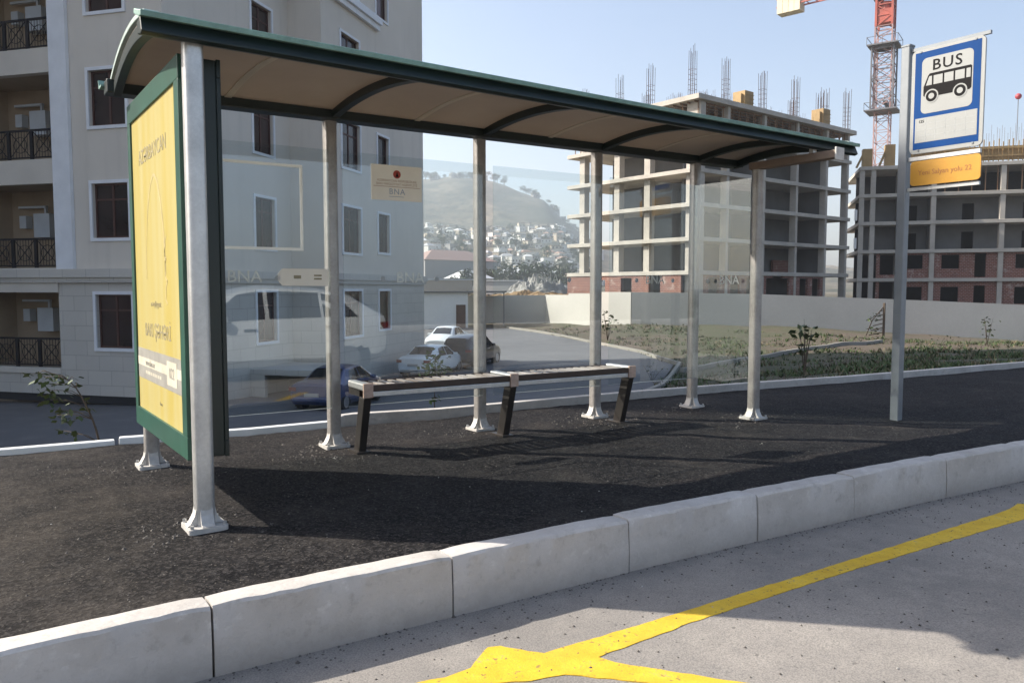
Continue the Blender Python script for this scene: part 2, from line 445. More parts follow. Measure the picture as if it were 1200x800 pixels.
def brick_mat():
    m, nt, b = nodes_of('rough_red_brickwork')
    tc = nt.nodes.new('ShaderNodeTexCoord')
    br = nt.nodes.new('ShaderNodeTexBrick'); br.inputs['Scale'].default_value = 1.6
    br.inputs['Color1'].default_value = (.21, .08, .055, 1); br.inputs['Color2'].default_value = (.145, .055, .04, 1)
    br.inputs['Mortar'].default_value = (.30, .22, .19, 1); br.inputs['Mortar Size'].default_value = .03
    br.inputs['Brick Width'].default_value = .62; br.inputs['Row Height'].default_value = .3
    # bricks run along the wall whichever way it faces
    sx = nt.nodes.new('ShaderNodeSeparateXYZ'); nt.links.new(tc.outputs['Object'], sx.inputs[0])
    ad = nt.nodes.new('ShaderNodeMath'); ad.operation = 'ADD'; nt.links.new(sx.outputs['X'], ad.inputs[0]); nt.links.new(sx.outputs['Y'], ad.inputs[1])
    cx = nt.nodes.new('ShaderNodeCombineXYZ'); nt.links.new(ad.outputs[0], cx.inputs[0]); nt.links.new(sx.outputs['Z'], cx.inputs[1])
    nt.links.new(cx.outputs[0], br.inputs['Vector'])
    f = noise_n(nt, 1.1, 5, .7)
    c = mixrgb(nt, ramp(nt, f, .56, .68, 0, .7), br.outputs['Color'], (.42, .36, .32))
    nt.links.new(c, b.inputs['Base Color']); b.inputs['Roughness'].default_value = .95
    return m
M['brick'] = brick_mat()

def stone_clad():
    m, nt, b = nodes_of('pale_stone_cladding')
    tc = nt.nodes.new('ShaderNodeTexCoord')
    sx = nt.nodes.new('ShaderNodeSeparateXYZ'); nt.links.new(tc.outputs['Object'], sx.inputs[0])
    ad = nt.nodes.new('ShaderNodeMath'); ad.operation = 'ADD'; nt.links.new(sx.outputs['X'], ad.inputs[0]); nt.links.new(sx.outputs['Y'], ad.inputs[1])
    cx = nt.nodes.new('ShaderNodeCombineXYZ'); nt.links.new(ad.outputs[0], cx.inputs[0]); nt.links.new(sx.outputs['Z'], cx.inputs[1])
    br = nt.nodes.new('ShaderNodeTexBrick'); br.inputs['Scale'].default_value = 1
    br.inputs['Color1'].default_value = (.55, .52, .465, 1); br.inputs['Color2'].default_value = (.505, .475, .43, 1)
    br.inputs['Mortar'].default_value = (.38, .355, .32, 1); br.inputs['Mortar Size'].default_value = .012
    br.inputs['Brick Width'].default_value = .95; br.inputs['Row Height'].default_value = .5
    nt.links.new(cx.outputs[0], br.inputs['Vector'])
    f = noise_n(nt, 1.5, 5, .6)
    c = mixrgb(nt, ramp(nt, f, .4, .7, 0, .3), br.outputs['Color'], (.60, .57, .52))
    nt.links.new(c, b.inputs['Base Color']); b.inputs['Roughness'].default_value = .85
    return m
M['clad'] = stone_clad()
HOUSE_W = [mat('house_white', (.62, .60, .56), .9), mat('house_cream', (.55, .48, .38), .9), mat('house_grey', (.34, .33, .32), .9), mat('house_sand', (.42, .34, .26), .9)]
HOUSE_R = [mat('roof_grey', (.36, .36, .37), .8), mat('roof_rust', (.30, .20, .16), .8), mat('roof_pale', (.55, .55, .55), .7), mat('roof_green', (.36, .38, .36), .8)]

# ------------------------------------------------------------------ camera (eye 1.25 m above the pavement, 1.52 m above the road)
YAW, PITCH = R(35.1), R(3.85)
EYE = Vector((0, 0, 1.25))
cd = bpy.data.cameras.new('camera'); cam = bpy.data.objects.new('camera', cd); col.objects.link(cam)
cd.sensor_width = 36; cd.lens = 27.6; cd.clip_start = .05; cd.clip_end = 9000
cam.location = EYE
cam.rotation_euler = (R(90) - PITCH, 0, -YAW)
scene.camera = cam
def at(lat, dep):
    """plan position from metres across and metres away, seen from the kerbside"""
    return (lat * COS(YAW) + dep * SIN(YAW), -lat * SIN(YAW) + dep * COS(YAW))

# ------------------------------------------------------------------ light
SUN_EL = R(36.0); SUN_AZ = math.atan2(-.704, .71)      # from +Y towards +X
sv = Vector((SIN(SUN_AZ) * COS(SUN_EL), COS(SUN_AZ) * COS(SUN_EL), SIN(SUN_EL)))
sd = bpy.data.lights.new('sun', 'SUN'); sd.energy = 5.0; sd.angle = R(.5); sd.color = (1, .93, .82)
so = bpy.data.objects.new('sun', sd); col.objects.link(so)
so.rotation_euler = sv.to_track_quat('Z', 'Y').to_euler(); so.location = (-20, 20, 40)
w = bpy.data.worlds.new('World'); scene.world = w; w.use_nodes = True
nt = w.node_tree; bg = nt.nodes['Background']
sky = nt.nodes.new('ShaderNodeTexSky'); sky.sky_type = 'NISHITA'; sky.sun_disc = False
sky.sun_elevation = SUN_EL; sky.sun_rotation = SUN_AZ; sky.air_density = 1.0; sky.dust_density = 2.6; sky.ozone_density = 1.5
nt.links.new(sky.outputs[0], bg.inputs[0]); bg.inputs[1].default_value = .122
scene.view_settings.view_transform = 'Standard'; scene.view_settings.look = 'None'
scene.view_settings.gamma = 1; scene.view_settings.use_curve_mapping = False
scene.view_settings.exposure = 1.0
scene.render.engine = 'CYCLES'
scene.cycles.max_bounces = 8; scene.cycles.transparent_max_bounces = 16; scene.cycles.volume_bounces = 0
scene.cycles.use_denoising = True; scene.cycles.caustics_reflective = False; scene.cycles.caustics_refractive = False

# ------------------------------------------------------------------ ground plan
def lerp_tab(tab, x):
    if x <= tab[0][0]:
        a, b = tab[0], tab[1]
    elif x >= tab[-1][0]:
        a, b = tab[-2], tab[-1]
    else:
        for a, b in zip(tab, tab[1:]):
            if a[0] <= x <= b[0]: break
    return a[1] + (b[1] - a[1]) * (x - a[0]) / (b[0] - a[0])
KERB = [(-14, 3.14), (.07, 3.12), (.76, 3.12), (1.82, 3.07), (2.89, 3.02), (3.88, 2.95), (4.79, 2.88), (5.83, 2.79), (6.83, 2.69), (9, 2.44), (14, 1.75), (26, -.6), (60, -9)]
BACK = [(-14, 8.6), (.2, 7.02), (1.0, 6.93), (2.03, 6.72), (2.85, 6.68), (3.8, 6.56), (6.35, 6.46), (8.3, 6.2), (9.75, 5.95), (13.9, 5.5), (26, 4.2), (60, .5)]
ky = lambda x: lerp_tab(KERB, x)
by = lambda x: lerp_tab(BACK, x)
def at(lat, dep):
    return (lat * COS(YAW) + dep * SIN(YAW), -lat * SIN(YAW) + dep * COS(YAW))
CTRL = [(-30, 14, -2.4), (-5, 16, -2.5), (0, 13, -2.35), (2, 22, -2.55), (5.6, 27.2, -2.6), (9.4, 26.4, -2.88), (13, 26, -3.0), (17, 34, -3.0), (20.8, 35.5, -2.95), (26.3, 42.6, -2.6),
        (36.8, 53.6, -2.06), (36, 41.9, -2.45), (28.3, 26.6, -2.46), (17.3, 19.6, -2.2), (8, 13, -2.4), (13, 11, -1.3), (-25, 40, -2.6), (0, 45, -2.8),
        (36.8, 59.7, -1.85), (42.7, 55.5, -1.8), at(9.43, 62) + (-1.58,), at(19.6, 60) + (-1.55,), at(28.6, 58.3) + (-2.05,), at(36.9, 56.6) + (-2.5,), at(50, 54.3) + (-3.0,),
        (60, 54, -.9), (89, 55, -1), (110, 28, -1.2), (70, 75, -1), (40, 80, -1.6), (30, 90, -1.4), (100, 90, 0), (140, 0, -1),
        (40, 30, -2.1), (44, 22, -2.0), (30, 14, -1.4), (24, 18, -1.9), (20, 11, -.95), (45, 12, -1.4), (36, 20, -1.9)]
for x in range(-30, 61, 6):
    CTRL.append((x, by(x) + .35, -.12)); CTRL.append((x, by(x) + 2.2, -.55 if x > 9 else -1.0))
    CTRL.append((x, ky(x) - 1.0, -.9)); CTRL.append((x, -20 - abs(x) * .1, -.9))
def make_rbf():
    import numpy as np
    P = np.array(CTRL, float); n = len(P)
    D = np.sqrt(((P[:, None, :2] - P[None, :, :2]) ** 2).sum(-1))
    A = np.zeros((n + 1, n + 1)); A[:n, :n] = -D - np.eye(n) * .15; A[:n, n] = 1; A[n, :n] = 1
    W = np.linalg.solve(A, np.concatenate([P[:, 2], [0]]))
    def f(x, y):
        return float((-np.sqrt((P[:, 0] - x) ** 2 + (P[:, 1] - y) ** 2)) @ W[:n] + W[n])
    return f
rbf = make_rbf()
LOT = [(-24, 14.2), (0, 13.2), (10, 12.8), (18.5, 18.2), (28.3, 26.6), (32.2, 33), (35.6, 41.9), (37, 53.6), (33, 58), (24, 52), (14, 44), (0, 42), (-24, 42)]
def inside(poly, x, y):
    c = False
    for (x0, y0), (x1, y1) in zip(poly, poly[1:] + poly[:1]):
        if (y0 > y) != (y1 > y) and x < (x1 - x0) * (y - y0) / (y1 - y0) + x0: c = not c
    return c
def gz(x, y):
    """height of the natural ground"""
    if -31 < x < 60 and y < by(x) + .3:
        if y > by(x) - .05: return -.1
        return -.9
    z = rbf(min(max(x, -40), 150), min(max(y, -40), 120))
    r = math.hypot(x - 30, y - 40)
    if r > 110:
        t = min(1, (r - 110) / 120); z = z * (1 - t) + t * -1.0
    return z + .10 * noise.noise((x * .35, y * .35, 0)) * (0 if inside(LOT, x, y) else 1)

def axis(lo, hi, near0, near1, step, grow=1.16):
    a = [near0]
    while a[-1] < near1: a.append(a[-1] + step)
    s = step
    while a[-1] < hi: s *= grow; a.append(min(hi, a[-1] + s))
    s = step; b = [near0]
    while b[-1] > lo: s *= grow; b.append(max(lo, b[-1] - s))
    return list(reversed(b[1:])) + a
xs = axis(-1900, 1900, -12, 66, 1.0); ys = axis(-1900, 1900, 3, 64, 1.0)
mb = MB(); vv = []
for y in ys:
    for x in xs:
        z = gz(x, y)
        if inside(LOT, x, y): z -= .16
        vv.append((x, y, z))
nx = len(xs)
mb.add(vv, [(j * nx + i, j * nx + i + 1, (j + 1) * nx + i + 1, (j + 1) * nx + i) for j in range(len(ys) - 1) for i in range(nx - 1)])
tag(mb.build('ground', M['soil'], smooth=True, recalc=False), 'weedy brown ground sloping down behind the pavement', 'ground', kind='structure')

# car park sheet, clipped exactly to its outline
bm = bmesh.new()
bm.faces.new([bm.verts.new((x, y, 0)) for x, y in LOT])
for k in range(-24, 40, 2):
    bmesh.ops.bisect_plane(bm, geom=bm.verts[:] + bm.edges[:] + bm.faces[:], plane_co=(k, 0, 0), plane_no=(1, 0, 0))
for k in range(12, 60, 2):
    bmesh.ops.bisect_plane(bm, geom=bm.verts[:] + bm.edges[:] + bm.faces[:], plane_co=(0, k, 0), plane_no=(0, 1, 0))
for v in bm.verts: v.co.z = rbf(v.co.x, v.co.y) + .02
bmesh.ops.recalc_face_normals(bm, faces=bm.faces)
me = bpy.data.meshes.new('car_park'); bm.to_mesh(me); bm.free(); me.materials.append(M['lot'])
o = bpy.data.objects.new('car_park', me); col.objects.link(o)
tag(o, 'dark asphalt car park below the pavement and in front of the flats', 'car park', kind='structure')
# its low kerb towards the field
def strip(name, pts, wid, h, m, zoff=0.0, label=None, cat=None, kind=None, zf=None, step=.8):
    mb = MB(); dense = []
    for (x0, y0), (x1, y1) in zip(pts, pts[1:]):
        n = max(1, int(math.hypot(x1 - x0, y1 - y0) / step))
        dense += [(x0 + (x1 - x0) * k / n, y0 + (y1 - y0) * k / n) for k in range(n)]
    dense.append(pts[-1]); vs = []
    for i, (x, y) in enumerate(dense):
        a = dense[max(0, i - 1)]; b = dense[min(len(dense) - 1, i + 1)]
        d = Vector((b[0] - a[0], b[1] - a[1], 0)).normalized(); nrm = Vector((-d.y, d.x, 0)) * wid / 2
        z = (zf or (lambda x, y: rbf(x, y)))(x, y) + zoff
        p = Vector((x, y, z))
        vs += [p - nrm, p + nrm, p + nrm + Vector((0, 0, h)), p - nrm + Vector((0, 0, h))]
    fs = []
    for i in range(len(dense) - 1):
        for k in range(4):
            fs.append((4 * i + k, 4 * i + (k + 1) % 4, 4 * i + 4 + (k + 1) % 4, 4 * i + 4 + k))
    fs += [(3, 2, 1, 0), tuple(4 * (len(dense) - 1) + k for k in range(4))]
    mb.add(vs, fs)
    return tag(mb.build(name, m, bevel=.008), label, cat, kind=kind)
strip('car_park_kerb', [(10, 12.7), (18.6, 18.0), (28.5, 26.4), (32.4, 33), (35.8, 41.9), (37.2, 53.6)], .16, .30, M['pipe'], -.15, 'low pale kerb edging the car park against the field', 'kerb', 'structure')

# hill beyond, in metres across / away
CREST = [(-700, 150), (-300, 190), (-141, 181), (-100, 186), (-56, 182), (-35, 177), (0, 163), (56, 144), (78, 116), (113, 88), (141, 70), (226, 48), (400, 36), (900, 30)]
def hz(lat, dep):
    l2 = lat * 1300 / max(dep, 300.)
    c = lerp_tab(CREST, max(-700, min(900, l2)))
    low = min(72, c * .62)
    if dep < 330: h = -1.2 - max(0, 170 - dep) * .03
    elif dep < 900: h = -1.2 + low * ((dep - 330) / 570) ** 1.15
    elif dep < 1300:
        t = (dep - 900) / 400; t = t * t * (3 - 2 * t) * .75 + t * .25
        h = -1.2 + low + (c - low) * t
    else:
        t = min(1, (dep - 1300) / 420); h = c * (1 - t * t)
    k = max(0, min(1, (dep - 330) / 500))
    n = noise.fractal((lat * .006, dep * .006, 2.0), 1.0, 2.0, 6)
    sp = abs(noise.noise((lat * .011 + dep * .004, dep * .0015, 5)))
    fade = 1 if dep < 1250 else max(0, 1 - (dep - 1250) / 60) * .8 + .2
    return h + k * (n * 9 * fade - sp * 14 * (1 if 850 < dep < 1290 else .2) * max(0, 1 - abs(dep - 1100) / 230))
def hxyz(lat, dep):
    x, y = at(lat, dep); return (x, y, hz(lat, dep))
mb = MB(); vv = []
LA = [-800 + 12 * i for i in range(142)]; DE = [150 + 16 * j for j in range(100)]
for d in DE:
    for l in LA: vv.append(hxyz(l * (.45 + .55 * d / 1300), d))
mb.add(vv, [(j * 142 + i, j * 142 + i + 1, (j + 1) * 142 + i + 1, (j + 1) * 142 + i) for j in range(99) for i in range(141)])
tag(mb.build('hill', M['hill'], smooth=True, recalc=False), 'hazy brown green hill rising beyond the town', 'hill', kind='structure')

# road, pavement, kerbs
mb = MB(); vs = []; fs = []
XX = [-70 + 2 * i for i in range(80)]
for i, x in enumerate(XX):
    vs += [(x, ky(min(x, 60)) + .02, -.27), (x, -14 - .02 * x, -.30)]
    if i: fs.append((2 * i - 2, 2 * i - 1, 2 * i + 1, 2 * i))
mb.add(vs, fs)
o = mb.build('road', M['road'], recalc=False)
for p in o.data.polygons:
    pass
bm = bmesh.new(); bm.from_mesh(o.data); bmesh.ops.recalc_face_normals(bm, faces=bm.faces)
for f in bm.faces:
    if f.normal.z < 0: f.normal_flip()
bm.to_mesh(o.data); bm.free()
tag(o, 'pale grey worn road along the bus stop', 'road', kind='structure')
strip('road_edge', [(-60, -14), (60, -16.2)], .3, .3, M['kerb'], -.4, 'low concrete kerb on the far side of the road', 'kerb', 'structure', zf=lambda x, y: 0.0, step=6)

def pz(x, y):
    """pavement surface, slightly uneven"""
    return .012 * noise.noise((x * 1.3, y * 1.3, 3)) + .006 * noise.noise((x * 5, y * 5, 7)) - .006
mb = MB(); vs = []; fs = []
PX = []
x = -13.0
while x < 40:
    PX.append(x); x += .06 if -.5 < x < 7.5 else .25
NY = 64
for i, x in enumerate(PX):
    y0, y1 = ky(x) + .10, by(x)
    for j in range(NY + 1):
        y = y0 + (y1 - y0) * j / NY
        z = pz(x, y) + .004 * noise.noise((x * 17, y * 17, 1))
        vs.append((x, y, z))
    if i:
        for j in range(NY):
            a = (i - 1) * (NY + 1) + j; b = i * (NY + 1) + j
            fs.append((a, b, b + 1, a + 1))
mb.add(vs, fs)
tag(mb.build('pavement', M['asphalt'], smooth=True, recalc=False), 'black coarse asphalt pavement under the bus shelter', 'pavement', kind='structure')

def kerb_stone(x0, x1, i):
    mb = MB(); n = 16; rows = []
    sec = [(0, -.30), (0.0, -.14), (0.003, .006), (.014, .019), (.07, .021), (.13, .018), (.135, -.05)]
    jit = random.uniform(-.006, .006); jz = random.uniform(-.004, .004)
    for k in range(n + 1):
        x = x0 + (x1 - x0) * k / n
        for (dy, z) in sec:
            q = noise.noise((x * 9, dy * 30 + i, z * 20)) * .004
            if .001 < dy < .05: q += min(0, noise.noise((x * 22, i * 3.1, 4)) + .25) * .02
            rnd = .012 * max(0, 1 - min(k, n - k) / 1.2) if z > -.05 else 0
            rows.append((x, ky(x) + dy + jit + q + rnd * .4, z + jz + q * .6 - rnd * (.7 if z > 0 else .2)))
    m = len(sec); fs = []
    for k in range(n):
        for j in range(m - 1):
            a = k * m + j; fs.append((a, a + m, a + m + 1, a + 1))
    fs.append(tuple(range(m))); fs.append(tuple(reversed(range(n * m, n * m + m))))
    mb.add(rows, fs)
    return mb.build('kerb_stone', M['kerb'], smooth=True, split=38)
JO = [-3.4, -2.33, -1.28, -.28, .76, 1.82, 2.89, 3.88, 4.79, 5.83, 6.83, 7.85, 8.87, 9.9, 10.9, 11.9, 12.9]
for i, (a, b) in enumerate(zip(JO, JO[1:])):
    o = kerb_stone(a + .005, b - .005, i)
    tag(o, 'pale concrete kerb stone between the black pavement and the road', 'kerb stone', 'kerb stones along the road', 'structure')
mb = MB()
strip('pavement_back_kerb', [(x, by(x) + .05) for x in (-13, -8, -4, .2, .98)], .08, .195, M['white'], -.16, 'low white kerb behind the pavement beside the sapling', 'kerb', 'structure', zf=lambda x, y: 0)
strip('pavement_back_kerb', [(x, by(x) + .09) for x in (1.02, 2.03, 2.72)], .08, .2, M['white'], -.155, 'low white kerb behind the pavement beside the advertising panel', 'kerb', 'structure', zf=lambda x, y: 0)
strip('pavement_back_kerb', [(2.76, by(2.76) + .06), (2.86, by(2.86) + .16), (3.0, by(3.0) + .2), (3.8, by(3.8) + .1), (6.35, by(6.35) + .05), (8.3, by(8.3) + .05), (9.75, by(9.75) + .05), (13.9, by(13.9) + .05), (26, by(26) + .05), (40, by(40))], .09, .23, M['kerb'], -.15, 'long pale kerb between the pavement and the weedy field', 'kerb', 'structure', zf=lambda x, y: 0)

# yellow zigzag marking painted on the road
def marking(name, polys, label):
    mb = MB()
    for k, poly in enumerate(polys):
        dense = []
        for (x0, y0), (x1, y1) in zip(poly, poly[1:] + poly[:1]):
            n = max(1, int(math.hypot(x1 - x0, y1 - y0) / .03))
            for q in range(n):
                x = x0 + (x1 - x0) * q / n; y = y0 + (y1 - y0) * q / n
                dense.append((x + .008 * noise.noise((x * 14, y * 14, 0)) + .006 * noise.noise((x * 50, y * 50, 2)), y + .008 * noise.noise((x * 14, y * 14, 9)), -.2675))
        mb.prism([(x, y, -.2755) for x, y, z in dense], (0, 0, .0075))
    o = mb.build(name, M['paint'])
    return tag(o, label, 'road marking', kind='structure')
marking('road_marking', [[(1.20, 2.66), (1.50, 2.59), (1.62, 2.60), (1.78, 2.71), (1.83, 2.69), (1.94, 2.53), (2.73, 2.49), (4.06, 2.44), (5.88, 2.385), (6.08, 2.42), (6.2, 2.30), (7.78, .36), (7.64, .27), (6.02, 2.20), (5.60, 2.235),
    (3.9, 2.345), (2.72, 2.385), (2.10, 2.375), (2.13, 2.30), (2.36, 1.98), (3.6, .35), (3.48, .27), (2.12, 2.10), (1.90, 2.34), (1.76, 2.38), (1.52, 2.50), (1.16, 2.58)]],
    'yellow zigzag bus stop line painted on the grey road')

# loose grit
mb = MB()
FEET = [(1.015, 4.27), (1.075, 5.97), (2.41, 5.90), (3.77, 5.86), (5.065, 5.79), (6.33, 5.68), (6.24, 4.82), (2.45, 5.52), (5.05, 5.4)]
for k in range(2500):
    if k < 800:
        x = random.uniform(-.8, 8); y = ky(x) + .14 + random.random() ** 1.3 * (by(x) - ky(x) - .2); z = pz(x, y); s = random.uniform(.003, .008)
    elif k < 1400:
        fx, fy = random.choice(FEET); r = .13 + abs(random.gauss(0, .16)); a = random.random() * 6.28 if random.random() < .6 else random.gauss(3.3, .5)
        x = fx + r * COS(a) * 1.3; y = min(by(x) - .05, fy + r * SIN(a)); z = pz(x, y) - .002; s = random.uniform(.005, .016)
    else:
        x = random.uniform(.3, 7); y = ky(x) - random.random() ** 3.2 * 1.7 - .01; z = -.27; s = random.uniform(.003, .008)
    if random.random() < .01: s *= 1.6
    a = random.random() * 6.28; mi = 1 if random.random() < .02 else 0
    p = []
    for q in range(5): p.append((x + s * COS(a + q * 1.256) * random.uniform(.7, 1.2), y + s * SIN(a + q * 1.256) * random.uniform(.7, 1.2), z))
    p.append((x, y, z + s * random.uniform(.5, 1.0)))
    mb.add(p, [(0, 1, 5), (1, 2, 5), (2, 3, 5), (3, 4, 5), (4, 0, 5)], mi)
tag(mb.build('gravel', [M['stone'], M['chip']]), 'loose grit and stone chips on the pavement and road', 'gravel', kind='stuff')

# ------------------------------------------------------------------ bus shelter
S0 = (3.8, 5.0, 0)
sh = thing('bus_shelter', 'green roofed bus shelter with steel posts, glass back wall and a yellow advertising panel', 'bus shelter', S0)
def rtube(mb, x, y, z0, z1, s=.1, r=.03, n=4):
    pts = round_rect(s, s, r, n)
    mb.prism([(x + a, y + b, z0) for a, b in pts], (0, 0, z1 - z0))
def roofz(t):      # underside of the arched sheet, t = 0 front .. 1 back
    return 2.555 + .045 * t + .36 * t * (1 - t) * .95
POSTS = [(1.015, 4.27, 2.53), (1.075, 5.97, 2.5), (2.41, 5.90, 2.56), (3.77, 5.86, 2.56), (5.065, 5.79, 2.56), (6.33, 5.68, 2.56), (6.24, 4.82, 2.37)]
for (x, y, zt) in POSTS:
    mb = MB(); rtube(mb, x, y, -.02, zt, .098, .03)
    p = mb.build('post', M['galv'] if y < 4.5 else M['post_brown'], sh, S0, smooth=True, split=50)
    mb = MB(); rtube(mb, x, y, -.03, .014, .20, .02, 3)
    for a in range(4):                      # gussets flaring to the plate
        c, s_ = COS(a * math.pi / 2), SIN(a * math.pi / 2)
        pts = [(x + c * .044, y + s_ * .044, .016), (x + c * .094, y + s_ * .094, .016), (x + c * .078, y + s_ * .078, .026), (x + c * .054, y + s_ * .054, .07), (x + c * .046, y + s_ * .046, .11), (x + c * .044, y + s_ * .044, .11)]
        mb.prism([(px - s_ * .032, py + c * .032, pz_) for px, py, pz_ in pts], (s_ * .064, -c * .064, 0))
    mb.build('base_plate', M['cast'], p, S0, bevel=.006)
    for sx in (-1, 1):
        for sy in (-1, 1):
            mb = MB(); mb.tube([(x + sx * .082, y + sy * .082, .012), (x + sx * .082, y + sy * .082, .032)], .010, 6)
            mb.build('anchor_bolt', M['galv'], p, S0)
# roof: sheet with lip, fascia, back beam, ribs
XL0, XL1 = .80, 6.80
def backy(x): return 5.93 - .05 * (x - 1)
FY = 4.16
NT, NX = 14, 40
mb = MB(); vs = []; fs = []
for i in range(NX + 1):
    fx = i / NX
    for j in range(NT + 1):
        t = j / NT; x = XL0 + (XL1 + .1 * t - XL0) * fx + .1 * t * (1 - fx)
        y = FY + .05 + (backy(x) - FY - .05) * t
        vs.append((x, y, roofz(t)))
for i in range(NX):
    for j in range(NT):
        a = i * (NT + 1) + j; fs.append((a, a + NT + 1, a + NT + 2, a + 1))
mb.add(vs, fs)
o = mb.build('roof', M['roof_sheet'], sh, S0, smooth=True, recalc=False)
md = o.modifiers.new('thick', 'SOLIDIFY'); md.thickness = .012; md.offset = 1
# front fascia (dark face with pale lip)
mb = MB()
prof = [(FY, 2.482), (FY + .03, 2.47), (FY + .10, 2.485), (FY + .12, 2.55), (FY + .03, 2.555)]
mb.prism([(.76, y, z) for y, z in prof], (6.06, 0, 0))
fa = mb.build('fascia', M['green_dark'], sh, S0, bevel=.006)
mb = MB()
prof = [(FY - .012, 2.546), (FY + .04, 2.556), (FY + .16, 2.60), (FY + .15, 2.625), (FY + .05, 2.592), (FY - .016, 2.575)]
mb.prism([(.755, y, z) for y, z in prof], (6.07, 0, 0))
mb.build('lip', M['teal'], fa, S0, bevel=.005)
mb = MB()
mb.hexa([(.85, 5.86, 2.545), (6.95, 5.56, 2.545), (6.95, 5.70, 2.545), (.85, 6.0, 2.545), (.85, 5.86, 2.635), (6.95, 5.56, 2.635), (6.95, 5.70, 2.635), (.85, 6.0, 2.635)])
bb = mb.build('back_beam', M['green_dark'], sh, S0, bevel=.008)
mb = MB()   # gutter on the beam, curling up at its end
prof = [(5.97, 2.60), (6.07, 2.60), (6.10, 2.66), (6.09, 2.665), (6.06, 2.615), (5.97, 2.615)]
mb.prism([(.83, y, z) for y, z in prof], (6.14, -.3, 0))
mb.build('gutter', M['teal'], bb, S0)
def rib(x0, dx, name, m, w, h, zo, t0=0.02, t1=.985, par=None):
    mb = MB(); prev = None; K = 16; vs = []; fs = []
    for k in range(K + 1):
        t = t0 + (t1 - t0) * k / K; x = x0 + dx * t
        y = FY + .05 + (backy(x) - FY - .05) * t; z = roofz(t) + zo
        vs += [(x - w / 2, y, z - h), (x + w / 2, y, z - h), (x + w / 2, y, z), (x - w / 2, y, z)]
    for k in range(K):
        for q in range(4): fs.append((4 * k + q, 4 * k + (q + 1) % 4, 4 * k + 4 + (q + 1) % 4, 4 * k + 4 + q))
    fs += [(3, 2, 1, 0), tuple(4 * K + q for q in range(4))]
    mb.add(vs, fs)
    return mb.build(name, m, par or sh, S0, bevel=.004)
for x0 in (2.42, 3.76, 5.06, 6.32):
    rib(x0, -.01, 'rib', M['green_dark'], .06, .055, -.002)
for x0 in (1.62, 3.10, 4.42, 5.70):
    rib(x0, 0, 'sheet_seam', M['seam'], .05, .006, -.001)
for x0, d in ((.82, .1), (6.78, .1)):
    er = rib(x0, d, 'rib', M['green_dark'], .05, .07, -.002)
    rib(x0 - .005 if x0 < 3 else x0 + .005, d, 'edge_strip', M['edge'], .07, .028, .045, 0.0, 1.0, er)
# cantilever arm on the single mid-depth post
mb = MB(); mb.hexa([(6.19, 3.99, 2.372), (6.29, 3.99, 2.372), (6.29, 4.89, 2.372), (6.19, 4.89, 2.372), (6.19, 3.99, 2.44), (6.29, 3.99, 2.44), (6.29, 4.89, 2.44), (6.19, 4.89, 2.44)])
ar = mb.build('arm', mat('tan_arm_paint', (.21, .15, .11), .6, 0, .15, 6), sh, S0, bevel=.004)
mb = MB(); mb.box(6.18, 6.30, 3.972, 3.988, 2.35, 2.46); mb.build('end_cap', M['cast'], ar, S0, bevel=.003)
for yy in (4.24,):
    mb = MB(); rtube(mb, 6.24, yy, 2.441, 2.50, .05, .01); mb.build('stub', M['galv'], ar, S0)
# glass wall: four bays, end pane; prints on them
GP = [(1.13, 2.355), (2.465, 3.715), (3.825, 5.01), (5.12, 6.275)]
def gy(x): return 5.93 - .052 * (x - 1) - .06
panes = []
for (a, b) in GP:
    mb = MB(); ya, yb = gy(a), gy(b)
    mb.hexa([(a, ya, .32), (b, yb, .32), (b, yb + .009, .32), (a, ya + .009, .32), (a, ya, 2.31), (b, yb, 2.31), (b, yb + .009, 2.31), (a, ya + .009, 2.31)])
    g = mb.build('glass_pane', M['glass'], sh, S0); panes.append(g)
    mb = MB()   # pale strip along the pane's lower edge
    mb.hexa([(a, ya - .001, .316), (b, yb - .001, .316), (b, yb + .010, .316), (a, ya + .010, .316), (a, ya - .001, .3195), (b, yb - .001, .3195), (b, yb + .010, .3195), (a, ya + .010, .3195)])
    mb.build('edge_strip', M['frost'], g, S0)
mb = MB(); mb.box(6.265, 6.274, 4.88, 5.62, .32, 2.31); gs = mb.build('glass_pane', M['glass'], sh, S0)
def glass_text(pl, mb, xc, w=.24):
    pl.text(mb, 'BNA', .125, xc, 1.335, .0, .98, 1.0)
def dot(pl, mb, x, y, r, z=0): pl.poly(mb, [(x + r * COS(k * .5236), y + r * SIN(k * .5236)) for k in range(12)], z)
for gi, xs_ in ((0, (1.71,)), (1, (3.03,)), (2, (4.40,)), (3, (5.70,))):
    for xc in xs_:
        pl = Plane2((0, gy(xc) - .004, 0), (1, -.052, 0), (0, 0, 1)); mb = MB()
        vs_, fs_ = text_shape('BNA', .125, .0006)
        mb.add([(xc + a, gy(xc + a) - .003, 1.335 + b) for a, b, c in vs_], fs_)
        mb.build('printed_lettering', M['frost'], panes[gi], S0)
        for dx in (-.24, .24):
            if GP[gi][0] + .03 < xc + dx < GP[gi][1] - .03:
                mb = MB(); mb.prism([(xc + dx + .022 * COS(k * .5236), gy(xc + dx) - .003, 1.33 + .022 * SIN(k * .5236)) for k in range(12)], (0, -.001, 0))
                mb.build('printed_dot', M['frost'], panes[gi], S0)
pl = Plane2((6.262, 0, 0), (0, -1, 0), (0, 0, 1)); mb = MB()
pl.text(mb, 'BNA', .125, -5.16, 1.33, 0)
mb.build('printed_lettering', M['frost'], gs, S0)
for dy in (-.27, .27):
    mb = MB(); dot(pl, mb, -5.16 + dy, 1.325, .022); mb.build('printed_dot', M['frost'], gs, S0)
